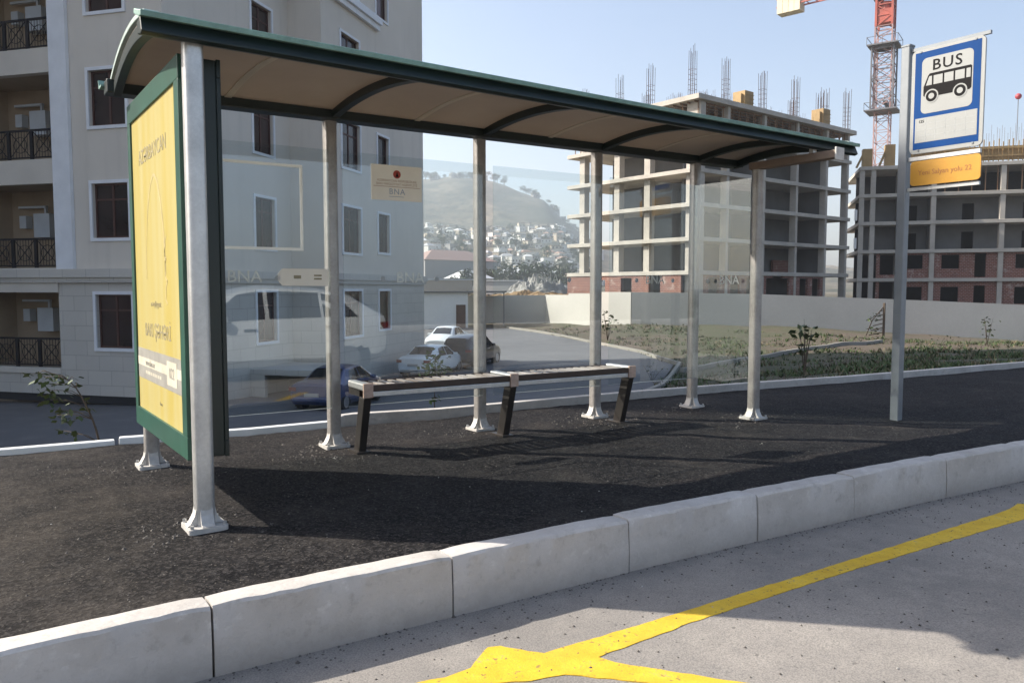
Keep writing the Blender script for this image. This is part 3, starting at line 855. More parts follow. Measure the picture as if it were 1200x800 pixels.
# white outline frame printed on the first pane
mb = MB(); a, b, z0, z1, t = 1.16, 2.15, 1.535, 2.175, .021
for (xa, xb, za, zb) in ((a, b, z0, z0 + t), (a, b, z1 - t, z1), (a, a + t, z0 + t, z1 - t), (b - t, b, z0 + t, z1 - t)):
    mb.hexa([(xa, gy(xa) - .004, za), (xb, gy(xb) - .004, za), (xb, gy(xb) - .001, za), (xa, gy(xa) - .001, za), (xa, gy(xa) - .004, zb), (xb, gy(xb) - .004, zb), (xb, gy(xb) - .001, zb), (xa, gy(xa) - .001, zb)])
mb.build('printed_outline', M['print_white'], panes[0], S0)
mb = MB(); mb.prism([(x, gy(x) - .0045, z) for x, z in ((1.985, 1.27), (2.335, 1.27), (2.335, 1.40), (1.985, 1.40), (1.95, 1.36), (1.95, 1.31))], (0, -.0015, 0))
mb.build('printed_strip', M['notice'], panes[0], S0)
for x0, x1, z0, z1 in ((2.07, 2.125, 1.325, 1.35), (2.225, 2.285, 1.343, 1.356), (2.225, 2.285, 1.318, 1.331)):
    mb = MB(); mb.prism([(x, gy(x) - .0065, z) for x, z in ((x0, z0), (x1, z0), (x1, z1), (x0, z1))], (0, -.001, 0)); mb.build('printed_mark', M['poster_ink'], panes[0], S0)
# cream notice sheet on the second pane
def on_glass(mb, pts, off, t=.001, mi=0): mb.prism([(x, gy(x) - off, z) for x, z in pts], (0, -t, 0), mi)
mb = MB(); on_glass(mb, [(2.70, 1.955), (3.14, 1.955), (3.14, 2.235), (2.70, 2.235)], .001, .002)
mb.build('notice', M['notice'], panes[1], S0)
mb = MB(); on_glass(mb, [(2.92 + .033 * COS(k * .314), 2.165 + .033 * SIN(k * .314)) for k in range(20)], .0035, .001, 0)
on_glass(mb, [(2.905, 2.145), (2.935, 2.145), (2.928, 2.162), (2.921, 2.188), (2.914, 2.162)], .005, .001, 1)
mb.build('notice_emblem', [M['notice_red'], M['sign_ink']], panes[1], S0)
def gtext(mb, txt, size, xc, zc, mi=0, space=1.0, off=.004):
    vs_, fs_ = text_shape(txt, size, .0004, space=space)
    mb.add([(xc + a, gy(xc + a) - off - c, zc + b) for a, b, c in vs_], fs_, mi)
mb = MB()
gtext(mb, 'AZƏRBAYCAN RESPUBLİKASI', .026, 2.92, 2.112); gtext(mb, 'BAKI NƏQLİYYAT AGENTLİYİ', .026, 2.92, 2.085)
on_glass(mb, [(2.72, 2.063), (3.12, 2.063), (3.12, 2.067), (2.72, 2.067)], .0035)
gtext(mb, 'BNA', .065, 2.92, 2.025, 1, 1.15)
on_glass(mb, [(2.85, 1.985), (2.98, 1.985), (2.98, 1.989), (2.85, 1.989)], .0035, .001, 1)
mb.build('notice_lettering', [M['notice_brown'], M['notice_blue']], panes[1], S0)

# advertising panel between the two end posts: green case, yellow poster
mb = MB(); mb.box(.99, 1.165, 4.40, 5.88, .335, 2.46)
ad = mb.build('advertising_panel', M['green_dark'], sh, S0, bevel=.006)
mb = MB()
for (ya, yb, za, zb) in ((4.395, 5.885, .33, .455), (4.395, 5.885, 2.34, 2.465), (4.395, 4.50, .455, 2.34), (5.80, 5.885, .455, 2.34)):
    mb.box(.968, .992, ya, yb, za, zb)
mb.build('front_frame', M['green'], ad, S0, bevel=.004)
mb = MB()
for (ya, yb, za, zb) in ((4.395, 5.885, .33, .42), (4.395, 5.885, 2.37, 2.465), (4.395, 4.48, .42, 2.37), (5.80, 5.885, .42, 2.37)):
    mb.box(1.163, 1.187, ya, yb, za, zb)
mb.build('rear_frame', M['green_dark'], ad, S0, bevel=.004)
mb = MB(); mb.box(.980, .9885, 4.50, 5.80, .455, 2.34); mb.build('poster', M['poster'], ad, S0)
mb = MB(); mb.box(1.166, 1.172, 4.48, 5.80, .42, 2.37); mb.build('rear_poster', M['poster_pale'], ad, S0)
pp = Plane2((.9795, 5.15, 0), (0, -1, 0), (0, 0, 1))
for txt, size, x, z, sp_, sq in (('AZƏRBAYCAN', .125, -.02, 2.075, 1.0, .98), ('BAKI ŞƏHƏRİ', .12, .0, .985, 1.0, 1.0), ('nəqliyyat', .05, -.02, 1.155, 1.1, 1.5), ('bna', .03, .05, .55, 1.2, 1.5)):
    mb = MB(); pp.text(mb, txt, size, x, z, 0, sp_, sq); mb.build('poster_lettering', M['poster_ink'], ad, S0)
mb = MB()   # faint line drawing: two arcs meeting in a point, broken strokes
def stroke(pts, w, mi=0):
    for (x0, y0), (x1, y1) in zip(pts, pts[1:]):
        d = Vector((x1 - x0, y1 - y0)); n = Vector((-d.y, d.x)).normalized() * w / 2
        pp.poly(mb, [(x0 - n.x, y0 - n.y), (x1 - n.x, y1 - n.y), (x1 + n.x, y1 + n.y), (x0 + n.x, y0 + n.y)], 0, .0008, mi)
arcL = [(.02 - .30 * SIN(t * 1.5) ** 1.0, 1.93 - .62 * (t ** 1.7)) for t in [k / 16 for k in range(17)]]
arcR = [(.02 + .26 * SIN(t * 1.5), 1.93 - .60 * (t ** 1.7)) for t in [k / 16 for k in range(17)]]
for arc, wd in ((arcL, .014), (arcR, .02)):
    mb = MB(); stroke(arc, wd); mb.build('poster_drawing', M['poster_faint'], ad, S0)
mb = MB()
sx = [(.27 + .03 * noise.noise((k * .31, 0, 0)) + (.05 if k % 5 == 0 else 0), 1.55 - k * .026) for k in range(16)]
stroke(sx, .013)
mb.build('poster_scrawl', M['poster_faint'], ad, S0)
mb = MB()
pp.rect(mb, -.65, .65, .66, .86, .0002, .0006, 0)
pp.rect(mb, -.65, .65, .745, .80, .001, .0006, 1)
for k in range(9): pp.rect(mb, -.4 + k * .055, -.365 + k * .055, .70, .72, .001, .0006, 1)
pp.rect(mb, .25, .5, .69, .83, .0018, .0006, 1)
pp.text(mb, '022', .09, .375, .76, .0026, 1, 1, 0)
pp.text(mb, 'www.bna.az', .055, -.25, .772, .0018, 1, 1.1, 0)
mb.build('poster_band', [M['poster_grey'], M['poster_pale']], ad, S0)
# clamps that hold the case on its posts
mb = MB()
for z in (.6, 1.4, 2.2):
    mb = MB(); mb.box(1.0, 1.06, 4.315, 4.401, z, z + .05); mb.build('bracket', M['galv'], ad, S0)
    mb = MB(); mb.box(1.04, 1.11, 5.879, 5.925, z, z + .05); mb.build('bracket', M['galv'], ad, S0)

# ------------------------------------------------------------------ bench
bn = thing('bench', 'two bay slatted bench with slanting dark legs standing inside the bus shelter', 'bench', (2.44, 5.40, 0), R(-3.2))
BL = 2.64
for x in (.0, 1.29, 2.57):
    mb = MB()
    mb.hexa([(x + .005, .13, -.02), (x + .065, .13, -.02), (x + .065, .24, -.02), (x + .005, .24, -.02), (x + .005, .0, .432), (x + .065, .0, .432), (x + .065, .11, .432), (x + .005, .11, .432)])
    l = mb.build('leg', M['leg'], bn, bevel=.006)
    mb = MB(); mb.box(x - .02, x + .09, .09, .29, -.015, .008); mb.build('foot_plate', M['leg'], l, bevel=.002)
    mb = MB(); mb.box(x + .005, x + .07, .012, .35, .482, .538); b = mb.build('cross_bar', M['galv'], bn, bevel=.012)
    mb = MB(); mb.box(x - .002, x + .077, -.012, .011, .432, .542); mb.build('end_cap', M['cap'], b, bevel=.006)
    mb = MB(); mb.box(x + .01, x + .065, .112, .34, .432, .48); mb.build('seat_bearer', M['leg'], bn)
for a, b in ((.08, 1.285), (1.37, 2.565)):
    mb = MB(); n = 15; st = (b - a) / n
    for k in range(n): mb.box(a + k * st + .004, a + (k + 1) * st - .03, .035, .325, .508, .522)
    mb.build('seat', M['slat'], bn, bevel=.003)
    mb = MB(); mb.box(a - .003, b + .003, .0, .034, .478, .526); mb.build('front_rail', M['wood_dark'], bn, bevel=.004)
    mb = MB(); mb.box(a - .003, b + .003, .004, .03, .438, .476); mb.build('lower_rail', M['galv'], bn, bevel=.004)
    mb = MB(); mb.box(a - .003, b + .003, .326, .35, .475, .526); mb.build('rear_rail', M['wood_dark'], bn, bevel=.004)

# ------------------------------------------------------------------ bus stop sign
sx0, sy0 = 7.36, 4.02
sg = thing('bus_stop_sign', 'blue and white bus stop sign board on a tall grey pole at the pavement', 'bus stop sign', (sx0, sy0, 0))
O = (sx0, sy0, 0)
mb = MB(); rtube(mb, sx0, sy0, -.03, 3.5, .085, .012); pole = mb.build('pole', M['galv_grey'], sg, O, bevel=.003)
mb = MB(); rtube(mb, sx0, sy0, 3.5, 3.515, .095, .012); mb.build('pole_cap', M['galv_grey'], pole, O)
mb = MB()
mb.bar((sx0, sy0 - .04, 3.455), (sx0, 3.29, 3.455), .03, .03); mb.build('top_arm', M['galv_grey'], sg, O)
mb = MB(); mb.bar((sx0, sy0 - .04, 2.455), (sx0, 3.34, 2.455), .03, .035); mb.build('middle_arm', M['galv'], sg, O)
mb = MB(); mb.bar((sx0, sy0 - .04, 2.175), (sx0, 3.34, 2.175), .03, .03); mb.build('lower_arm', M['galv'], sg, O)
sp = Plane2((sx0 - .03, 3.635, 2.965), (0, -1, 0), (0, 0, 1))
mb = MB(); sp.poly(mb, round_rect(.64, .94, .045), -.012, .02); bd = mb.build('sign_board', M['sign_white'], sg, O)
mb = MB(); sp.rect(mb, -.288, .288, -.432, .445, .0085, .0012)
mb.build('blue_field', M['sign_blue'], bd, O)
mb = MB(); sp.poly(mb, [(x, y + .135) for x, y in round_rect(.45, .50, .045)], .010, .0012); sp.rect(mb, -.272, .272, -.372, -.150, .010, .0012)
mb.build('white_field', M['sign_white'], bd, O)
mb = MB()
for k in range(7): sp.rect(mb, -.262 + k * .0873 - .002, -.262 + k * .0873 + .002, -.365, -.155, .0115, .0005)
for k in range(1, 4): sp.rect(mb, -.262, .262, -.365 + k * .0525 - .002, -.365 + k * .0525 + .002, .0115, .0005)
mb.build('timetable_lines', M['sign_faint'], bd, O)
mb = MB()
sp.text(mb, 'BUS', .135, 0, .305, .0115, 1.14, 1.06, bold=.0015); mb.build('lettering', M['sign_ink'], bd, O); mb = MB(); sp.text(mb, '125', .035, -.215, -.182, .0122)
mb.build('lettering', M['sign_ink'], bd, O)
mb = MB()
body = [(-.205, .05), (-.205, .125), (-.165, .225), (-.15, .24), (.205, .24), (.215, .23), (.215, .045), (.20, .03), (-.19, .03)]
sp.poly(mb, body, .0115, .001, 0)
for (xa, xb) in ((-.115, -.035), (-.02, .06), (.075, .155), (.17, .205)):
    sp.rect(mb, xa, xb, .135, .215, .0130, .0008, 1)
sp.poly(mb, [(-.183, .135), (-.13, .135), (-.13, .215), (-.155, .215)], .0130, .0008, 1)
for cx in (-.13, .12):
    for r, z, mi in ((.062, .0130, 1), (.05, .0142, 0), (.026, .0154, 1)):
        sp.poly(mb, [(cx + r * COS(k * .3142), .035 + r * SIN(k * .3142)) for k in range(20)], z, .0008, mi)
mb.build('bus_pictogram', [M['sign_ink'], M['sign_white']], bd, O)
for x in (-.24, .24):
    for y in (.45, -.44):
        mb = MB(); sp.poly(mb, [(x + .01 * COS(k), y + .01 * SIN(k)) for k in range(6)], .0085, .006); mb.build('bolt_head', M['galv_grey'], bd, O)
np_ = Plane2((sx0 - .03, 3.63, 2.315), (0, -1, 0), (0, 0, 1))
mb = MB(); np_.poly(mb, round_rect(.62, .225, .035), -.01, .016); nb = mb.build('name_plate', M['sign_yellow'], sg, O)
mb = MB(); np_.text(mb, 'Yeni Salyan yolu 22', .066, 0, 0, .0065, 1.0, .92); mb.build('lettering', M['sign_orange'], nb, O)

# ------------------------------------------------------------------ facades
class Frame:
    """wall-building frame in a thing's local space: along e, outward n"""
    def __init__(s, o, e, n): s.o = Vector(o); s.e = Vector(e); s.n = Vector(n)
    def p(s, u, d, z): return s.o + s.e * u + s.n * d + Vector((0, 0, z))
    def box(s, mb, u0, u1, d0, d1, z0, z1, mi=0):
        mb.hexa([s.p(u0, d0, z0), s.p(u1, d0, z0), s.p(u1, d1, z0), s.p(u0, d1, z0), s.p(u0, d0, z1), s.p(u1, d0, z1), s.p(u1, d1, z1), s.p(u0, d1, z1)], mi)
def holed(mb, fr, u0, u1, z0, z1, holes, d0=-.3, d1=0, mi=0):
    us = sorted({u0, u1} | {h[0] for h in holes if u0 < h[0] < u1} | {h[1] for h in holes if u0 < h[1] < u1})
    for a, b in zip(us, us[1:]):
        m_ = (a + b) / 2; cur = z0
        for h in sorted([h for h in holes if h[0] < m_ < h[1] and h[3] > z0 and h[2] < z1], key=lambda h: h[2]):
            if h[2] > cur: fr.box(mb, a, b, d0, d1, cur, h[2], mi)
            cur = max(cur, h[3])
        if cur < z1: fr.box(mb, a, b, d0, d1, cur, z1, mi)
def window(par, fr, u0, u1, z0, z1, cur=False, mull=1, transom=True, pane=None):
    mb = MB(); t = .11
    fr.box(mb, u0 - t, u1 + t, .002, .05, z0 - t, z0 - .002); fr.box(mb, u0 - t, u1 + t, .002, .05, z1 + .002, z1 + t)
    fr.box(mb, u0 - t, u0 - .002, .002, .05, z0 - .002, z1 + .002); fr.box(mb, u1 + .002, u1 + t, .002, .05, z0 - .002, z1 + .002)
    w_ = mb.build('window', M['trim'], par)
    mb = MB(); f = .06
    for (a, b, c, d) in ((u0, u1, z0, z0 + f), (u0, u1, z1 - f, z1), (u0, u0 + f, z0 + f, z1 - f), (u1 - f, u1, z0 + f, z1 - f)): fr.box(mb, a, b, -.17, -.11, c, d)
    for k in range(mull):
        uc = u0 + (u1 - u0) * (k + 1) / (mull + 1); fr.box(mb, uc - .04, uc + .04, -.17, -.115, z0 + f, z1 - f)
    if transom: fr.box(mb, u0 + f, u1 - f, -.17, -.12, z1 - .55, z1 - .49)
    mb.build('frame', M['brown'], w_)
    mb = MB(); fr.box(mb, u0, u1, -.16, -.14, z0, z1); mb.build('pane', pane or M['pane'], w_)
    if cur:
        mb = MB(); q = (u1 - u0) * .33
        for k in range(8): fr.box(mb, u0 + q + k * q / 8, u0 + q + (k + .7) * q / 8, -.26 - .02 * (k % 2), -.22, z0, z1)
    return w_

AP = thing('apartment_building', 'grey beige apartment building with white window surrounds and black iron balconies', 'apartment building', (5.58, 27.25, 0), R(39.7))
FA = Frame((0, 0, 0), (0, 1, 0), (-1, 0, 0)); FB = Frame((0, 0, 0), (1, 0, 0), (0, -1, 0)); FB2 = Frame((7.5, -1.5, 0), (1, 0, 0), (0, -1, 0)); FR_ = Frame((7.5, 0, 0), (0, -1, 0), (-1, 0, 0))
NF = 8; FH = 3.65; TOPZ = 1.9 + FH * 7 + .8
wz = [(1.05 - 1.78 + FH * k, 1.05 + FH * k) for k in range(NF)]
wins = [(1.46, 2.88)]; logs = [(4.42, 8.3)]
lz = [(-1.45, 1.15)] + [(1.95 + FH * k, 4.8 + FH * k) for k in range(NF - 1)]
hA = [(a, b, z0, z1) for a, b in wins for z0, z1 in wz] + [(a, b, z0, z1) for a, b in logs for z0, z1 in lz]
mb = MB(); holed(mb, FA, 0, 11.3, 1.9, TOPZ, hA); mb.build('wall', M['stucco'], AP)
mb = MB(); holed(mb, FA, 0, 11.3, -2.35, 1.45, hA); mb.build('ground_floor_wall', M['clad'], AP)
hB = [(4.9, 6.25, z0 - .1, z1 + .05) for z0, z1 in wz]
mb = MB(); holed(mb, FB, .3, 7.5, 1.9, TOPZ, hB); mb.build('wall', M['stucco'], AP)
mb = MB(); holed(mb, FB, .3, 7.5, -3.4, 1.45, hB); mb.build('ground_floor_wall', M['clad'], AP)
hB2 = [(1.65, 3.35, z0 - .1, z1 + .08) for z0, z1 in wz] + [(5.2, 6.45, z0 - .05 + .1, z1 + .08) for z0, z1 in wz]
mb = MB(); holed(mb, FB2, 0, 11.0, 1.9, TOPZ, hB2); FR_.box(mb, -.3, 1.2, -.3, 0, 1.9, TOPZ); mb.build('wall', M['stucco'], AP)
mb = MB(); holed(mb, FB2, 0, 11.0, -3.4, 1.45, hB2); FR_.box(mb, -.3, 1.2, -.3, 0, -3.4, 1.45); mb.build('ground_floor_wall', M['clad'], AP)
FE = Frame((18.5, -1.5, 0), (0, 1, 0), (1, 0, 0))
mb = MB(); FE.box(mb, .3, 14, -.3, 0, -3.4, TOPZ); mb.build('wall', M['stucco'], AP)
for (a, b) in wins:
    for k, (z0, z1) in enumerate(wz): window(AP, FA, a, b, z0, z1)
for z0, z1 in wz: window(AP, FB, 4.9, 6.25, z0 - .1, z1 + .05)
for z0, z1 in wz: window(AP, FB2, 1.65, 3.35, z0 - .1, z1 + .08)
for z0, z1 in wz: window(AP, FB2, 5.2, 6.45, z0 + .05, z1 + .08, mull=0, transom=False)
# string courses, cornice, pilaster, plinth, roof
mb = MB()
for fr, a, b in ((FA, -.22, 11.3), (FB, -.0, 7.28), (FR_, -.0, 1.5 + .22), (FB2, .0, 11.0)):
    fr.box(mb, a, b, -.3, .22, 1.62, 1.9); fr.box(mb, a, b, -.3, .14, 1.45, 1.618)
mb.build('string_course', M['clad'], AP)
mb = MB()
for fr, a, b in ((FB, -.3, 7.2), (FR_, -.0, 1.8), (FB2, .0, 11.0)):
    b = 5.3 if fr is FB2 else b
    fr.box(mb, a, b, .004, .30, 13.42, 13.72); fr.box(mb, a, b, .004, .18, 13.18, 13.418)
mb.build('cornice', M['trim'], AP)
mb = MB(); FA.box(mb, 3.64, 4.34, .003, .14, 1.9, TOPZ); mb.build('pilaster', M['trim'], AP)
mb = MB(); FA.box(mb, -.02, 11.3, -.28, -.05, -2.62, -2.351); mb.build('plinth', M['plinth'], AP)
mb = MB(); mb.box(-.5, 18.9, 0.2, 14, TOPZ, TOPZ + .35); mb.box(7.1, 18.9, -2.0, .2, TOPZ, TOPZ + .35); mb.build('roof', M['trim'], AP)
# balconies in recessed bays
for k, (z0, z1) in enumerate(lz):
    a, b = logs[0]
    mb = MB(); FA.box(mb, a - .3, b + .3, -2.1, -1.9, z0 - .3, z1 + .3); FA.box(mb, a - .25, a - .001, -1.9, -.301, z0 - .3, z1 + .3); FA.box(mb, b + .001, b + .25, -1.9, -.301, z0 - .3, z1 + .3)
    FA.box(mb, a, b, -1.9, -.301, z0 - .2, z0 - .001); FA.box(mb, a, b, -1.9, -.301, z1 + .001, z1 + .2)
    bc = mb.build('balcony', M['loggia'], AP)
    mb = MB(); FA.box(mb, a + .05, a + .85, -1.88, -1.80, z0, z0 + 2.2); mb.build('door', M['brown'], bc)
    mb = MB(); FA.box(mb, a + .95, a + 1.45, -1.88, -1.83, z0 + .1, z0 + 2.2); mb.build('curtain', M['curtain'], bc)
    mb = MB(); FA.box(mb, a + 1.75, a + 2.45, -1.88, -1.45, z0 + 1.15, z0 + 2.0); FA.box(mb, a + 2.95, a + 3.25, -1.88, -1.6, z0 + 1.5, z0 + 1.95)
    FA.box(mb, a + 2.05, a + 2.13, -1.7, -1.62, z0 + 2.0, z0 + 2.3); FA.box(mb, a + 2.05, a + 3.3, -1.72, -1.62, z0 + 2.22, z0 + 2.3)
    mb.build('boiler', M['boiler'], bc)
    mb = MB(); zt = z0 + 1.02
    FA.box(mb, a, b, -.12, -.06, zt - .07, zt); FA.box(mb, a, b, -.11, -.07, z0 + .06, z0 + .10)
    n = 4; st = (b - a) / n
    for q in range(n + 1):
        u = a + q * st; FA.box(mb, max(a, u - .06), min(b, u + .06), -.12, -.06, z0, zt - .071)
    for q in range(n):
        u0, u1 = a + q * st + .06, a + (q + 1) * st - .06; uc = (u0 + u1) / 2; zc = (z0 + zt) / 2
        for (ua, ub, za, zb) in ((u0, u1, z0 + .1, zt - .07), (u0, u1, zt - .07, z0 + .1)):
            mb.bar(FA.p(ua, -.09, za), FA.p(ub, -.09, zb), .02, .02)
        ring = [FA.p(uc + .27 * COS(t * .5236), -.09, zc + .27 * SIN(t * .5236)) for t in range(13)]
        for p0, p1 in zip(ring, ring[1:]): mb.bar(p0, p1, .018, .018)
        for t in range(1, 7):
            FA.box(mb, u0 + (u1 - u0) * t / 7 - .006, u0 + (u1 - u0) * t / 7 + .006, -.096, -.084, z0 + .1, zt - .07)
    mb.build('railing', M['rail'], bc)
    # stucco band below the opening
    mb = MB(); FA.box(mb, a - .04, b + .04, .003, .07, z0 - .83 if k else z0 - .2, z0 - .02); mb.build('band', M['stucco2'], bc)
mb = MB(); FB.box(mb, 4.4, 7.4, .003, 2.6, -2.02, -1.8); FB.box(mb, 7.1, 7.4, .003, 2.5, -3.3, -2.021); FB.box(mb, 4.4, 4.6, .003, .6, -3.3, -2.021)
be = mb.build('basement_entrance', M['clad'], AP)
# wing added out of view to shade the far pavement and field
WZ = 24.2
FW = Frame((-16.1, 11.3, 0), (1, 0, 0), (0, -1, 0)); FW2 = Frame((-16.1, 11.3, 0), (0, 1, 0), (-1, 0, 0))
hW = [(1.6 + 3.1 * c, 3.0 + 3.1 * c, z0, z1) for c in range(4) for z0, z1 in wz[:6]]
mb = MB(); holed(mb, FW, 0, 15.8, -3.2, WZ, hW); FW2.box(mb, .3, 14, -.3, 0, -3.2, WZ); mb.box(-16.1, -.3, 25.0, 25.3, -3.2, WZ); mb.box(-16.4, -.0, 11.0, 25.6, WZ, WZ + .3)
mb.build('added_shade_wing', M['stucco'], AP)
for c in range(4):
    for z0, z1 in wz[:6]: window(AP, FW, 1.6 + 3.1 * c, 3.0 + 3.1 * c, z0, z1)
mb = MB(); mb.box(2.6, 18.1, 2.2, 13.6, -3.2, TOPZ - .1); mb.box(.4, 2.6, 2.2, 4.1, -3.2, TOPZ - .1); mb.box(8, 18.0, -1.0, 2.2, -3.2, TOPZ - .1); mb.build('interior', M['plinth'], AP)

# ------------------------------------------------------------------ concrete frames under construction
LV1 = [3.05, 6.4, 9.8, 13.15, 16.65]
W1 = thing('construction_block', 'bare concrete building frame with a sunlit end and brick ground floor', 'building site', (59.69, 53.38, 0), R(3.4))
UX = [1.0, 5.2, 11.6, 17.9, 24.1, 28.8]; VYs = [1.5, 7.0, 11.4, 16.9]
for z in LV1:
    mb = MB(); mb.box(0, 29.4, 0, 18.8, z - .42, z); mb.build('floor_slab', M['concrete'], W1, bevel=.02, seg=1)
mb = MB(); mb.box(-.25, 29.8, -.3, 18.9, 19.72, 20.2); dk = mb.build('top_deck', M['concrete'], W1)
for iu, u in enumerate(UX):
    for iv, v in enumerate(VYs):
        if iu and iv and iu < 5: continue
        mb = MB(); s = .40 if iu == 0 else .21
        mb.box(u - s, u + s, v - s if iv else max(.12, v - 1.5), v + s if iv else (v + .3 if iu == 0 else .9), -2, 19.7); mb.build('column', M['concrete'], W1)
# inner infill walls, storey by storey
zz = [-1.2] + LV1
for k in range(5):
    z0, z1 = zz[k] + .001, zz[k + 1] - .421
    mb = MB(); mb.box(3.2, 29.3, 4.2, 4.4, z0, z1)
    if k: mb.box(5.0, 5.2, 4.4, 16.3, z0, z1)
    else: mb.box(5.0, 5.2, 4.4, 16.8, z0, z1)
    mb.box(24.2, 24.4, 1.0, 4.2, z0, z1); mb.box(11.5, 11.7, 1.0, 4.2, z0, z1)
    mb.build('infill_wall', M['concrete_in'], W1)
F1F = Frame((0, 0, 0), (1, 0, 0), (0, -1, 0)); F1L = Frame((0, 0, 0), (0, 1, 0), (-1, 0, 0))
mb = MB(); holed(mb, F1F, 1.4, 24, -1.6, 2.62, [(a, a + 1.7, .2, 2.4) for a in (2.4, 6.0, 8.8, 12.4, 15.2, 19.0, 21.6)] + [(13.6, 15.6, -1, 3)], -.5, -.2); mb.build('brick_wall', M['brick'], W1)
mb = MB(); holed(mb, F1L, 1.9, 18.8, -1.6, 2.62, [(4.6, 6.2, .4, 2.62), (8.6, 10.2, -1, 2.4), (12.6, 14.0, 0.2, 2.2)], -.4, -.12); mb.build('brick_wall', M['brick'], W1)
for q in ((6.2, 6.5, 4.5, 9.8, 9.81, 11.6), (12.5, 16.5, 3.7, 4.0, 3.06, 4.9), (19.0, 22.5, 3.7, 4.0, 3.06, 4.6)):
    mb = MB(); mb.box(*q); mb.build('brick_pile', M['brick'], W1)
# props holding up the top deck
for i in range(62):
    mb = MB()
    if i < 44: u = .5 + i * .66; v = .35 + .25 * (i % 2)
    else: u = .4; v = 2.2 + (i - 44) * .92
    mb.tube([(u, v, 16.65), (u + random.uniform(-.05, .05), v, 19.72)], .055, 5); mb.build('prop', M['prop'], W1)
mb = MB()
for i in range(20): mb.box(.2, 29.2, .5 + i * .9, .6 + i * .9, 19.56, 19.71)
mb.build('deck_joists', M['prop'], W1)
mb = MB(); mb.box(1.5, 29, 3.0, 3.15, 16.66, 19.5); mb.box(2.4, 2.55, 4.4, 16, 16.66, 19.5); mb.build('shuttering', M['prop'], W1)
def rebar(par, x, y, z, h, s=.3, n=3, r=.026, m=None):
    mb = MB()
    pts = [(x - s + 2 * s * i / (n - 1), y - s + 2 * s * j / (n - 1)) for i in range(n) for j in range(n) if i in (0, n - 1) or j in (0, n - 1)]
    for (a, b) in pts:
        l = random.uniform(-.05, .05)
        mb.tube([(a, b, z), (a + l, b + random.uniform(-.05, .05), z + h * random.uniform(.88, 1.05))], r, 4)
    for k in range(int(h / .55)):
        zz_ = z + .3 + k * .5
        if zz_ > z + h * .6: break
        for (a0, b0), (a1, b1) in (((-s, -s), (s, -s)), ((s, -s), (s, s)), ((s, s), (-s, s)), ((-s, s), (-s, -s))):
            mb.bar((x + a0, y + b0, zz_), (x + a1, y + b1, zz_), .02, .02)
    return mb.build('rebar_cage', m or M['rebar'], par)
for (u, v, h) in ((1.0, 1.5, 5.0), (1.0, 7.0, 4.6), (1.0, 11.4, 4.3), (1.0, 16.9, 3.8), (5.2, .6, 4.3), (11.6, .6, 4.3), (17.9, .6, 4.6), (21, 3, 3), (24.1, .6, 4.3), (27, 3, 4.6), (29, .6, 5),
                  (5.2, 11.4, 3), (11.6, 11.4, 2.2), (17.9, 8, 2), (14.5, 5, 2.6), (8.5, 6, 2.8)):
    rebar(W1, u, v, 20.2, h)
for i in range(34):
    u = random.uniform(2, 28); v = random.choice((3.2, 4.4, 6.5)); n = random.randint(3, 6)
    mb = MB()
    for q in range(n): mb.tube([(u + q * .22, v, 20.2), (u + q * .22 + random.uniform(-.08, .08), v, 20.2 + random.uniform(1.1, 2.2))], .016, 4)
    mb.build('starter_bars', M['rebar'], W1)
for (u, v, h, dz) in ((9.0, 1.2, 1.7, 0), (23.9, 1.0, 1.9, 0)):
    mb = MB(); mb.box(u - .75, u + .75, v - .75, v + .75, 20.2, 20.2 + h); mb.box(u - 1.1, u - .78, v - .5, v + .5, 20.2, 20.2 + h * .8)
    for q in range(4): mb.box(u - .8, u + .8, v - .8, v - .751, 20.3 + q * .4, 20.38 + q * .4)
    mb.build('formwork_box', M['form'], W1)

LV2 = [2.5, 5.9, 9.28, 12.6, 15.9]
W2 = thing('construction_block', 'bare concrete building frame with two brick storeys beside the tower crane', 'building site', (89.6, 54.4, 0), R(-52))
F2 = Frame((0, 0, 0), (1, 0, 0), (0, -1, 0))
for z in LV2:
    mb = MB(); mb.box(0, 46, 0, 14, z - .42, z); mb.build('floor_slab', M['concrete'], W2, bevel=.02, seg=1)
for i in range(8):
    u = (.35, 1.6, 8.2, 15.4, 22.4, 29.4, 36.4, 45.5)[i]
    mb = MB(); mb.box(u - .26, u + .26, .15, .8, -2, 15.5); mb.build('column', M['concrete'], W2)
zz = [-1.3] + LV2
for k in range(5):
    z0, z1 = zz[k] + .001, zz[k + 1] - .421
    mb = MB()
    if k in (2, 3): holed(mb, F2, .4, 45.8, z0, z1, [(6.0, 7.0, z0, z0 + 2.1), (11.9, 13.2, z0, z0 + 2.2), (18.3, 19.5, z0, z0 + 2.2), (25, 26.2, z0, z0 + 2.2)], -3.4, -3.2)
    mb.box(8.1, 8.3, .9, 3.2, z0, z1); mb.box(4.5, 4.7, 1.5, 3.2, z0, z1)
    mb.build('infill_wall', M['concrete_in'], W2)
    mb = MB(); mb.box(.4, 45.8, 6.6, 6.8, z0, z1); mb.build('inner_wall', M['plinth'], W2)  # near-black colour paints in the shade deep behind the openings
for k in range(2):
    z0, z1 = zz[k] + .002, zz[k + 1] - .421
    hs = [(1.0, 2.2, z0, z0 + 2.9)] + [(a, a + 1.9, z0 + (1.1 if k else .8), z0 + 2.75) for a in (5.4, 9.3, 17.0, 20.4, 24.5, 28)] + [(12.8, 14.0, z0 + .1, z0 + 2.9), (2.6, 4.4, z0 + .4, z1)]
    mb = MB(); holed(mb, F2, 2.2, 45.4, z0, z1, hs, -.75, -.45); mb.build('brick_wall', M['brick'], W2)
for i in range(64):
    mb = MB(); u = 4.8 + i * .5; mb.bar((u, .3 + .2 * (i % 2), 15.9), (u, .3 + .2 * (i % 2), 18.2 + .15 * (i % 3)), .10, .10); mb.build('shutter_post', M['form'], W2)
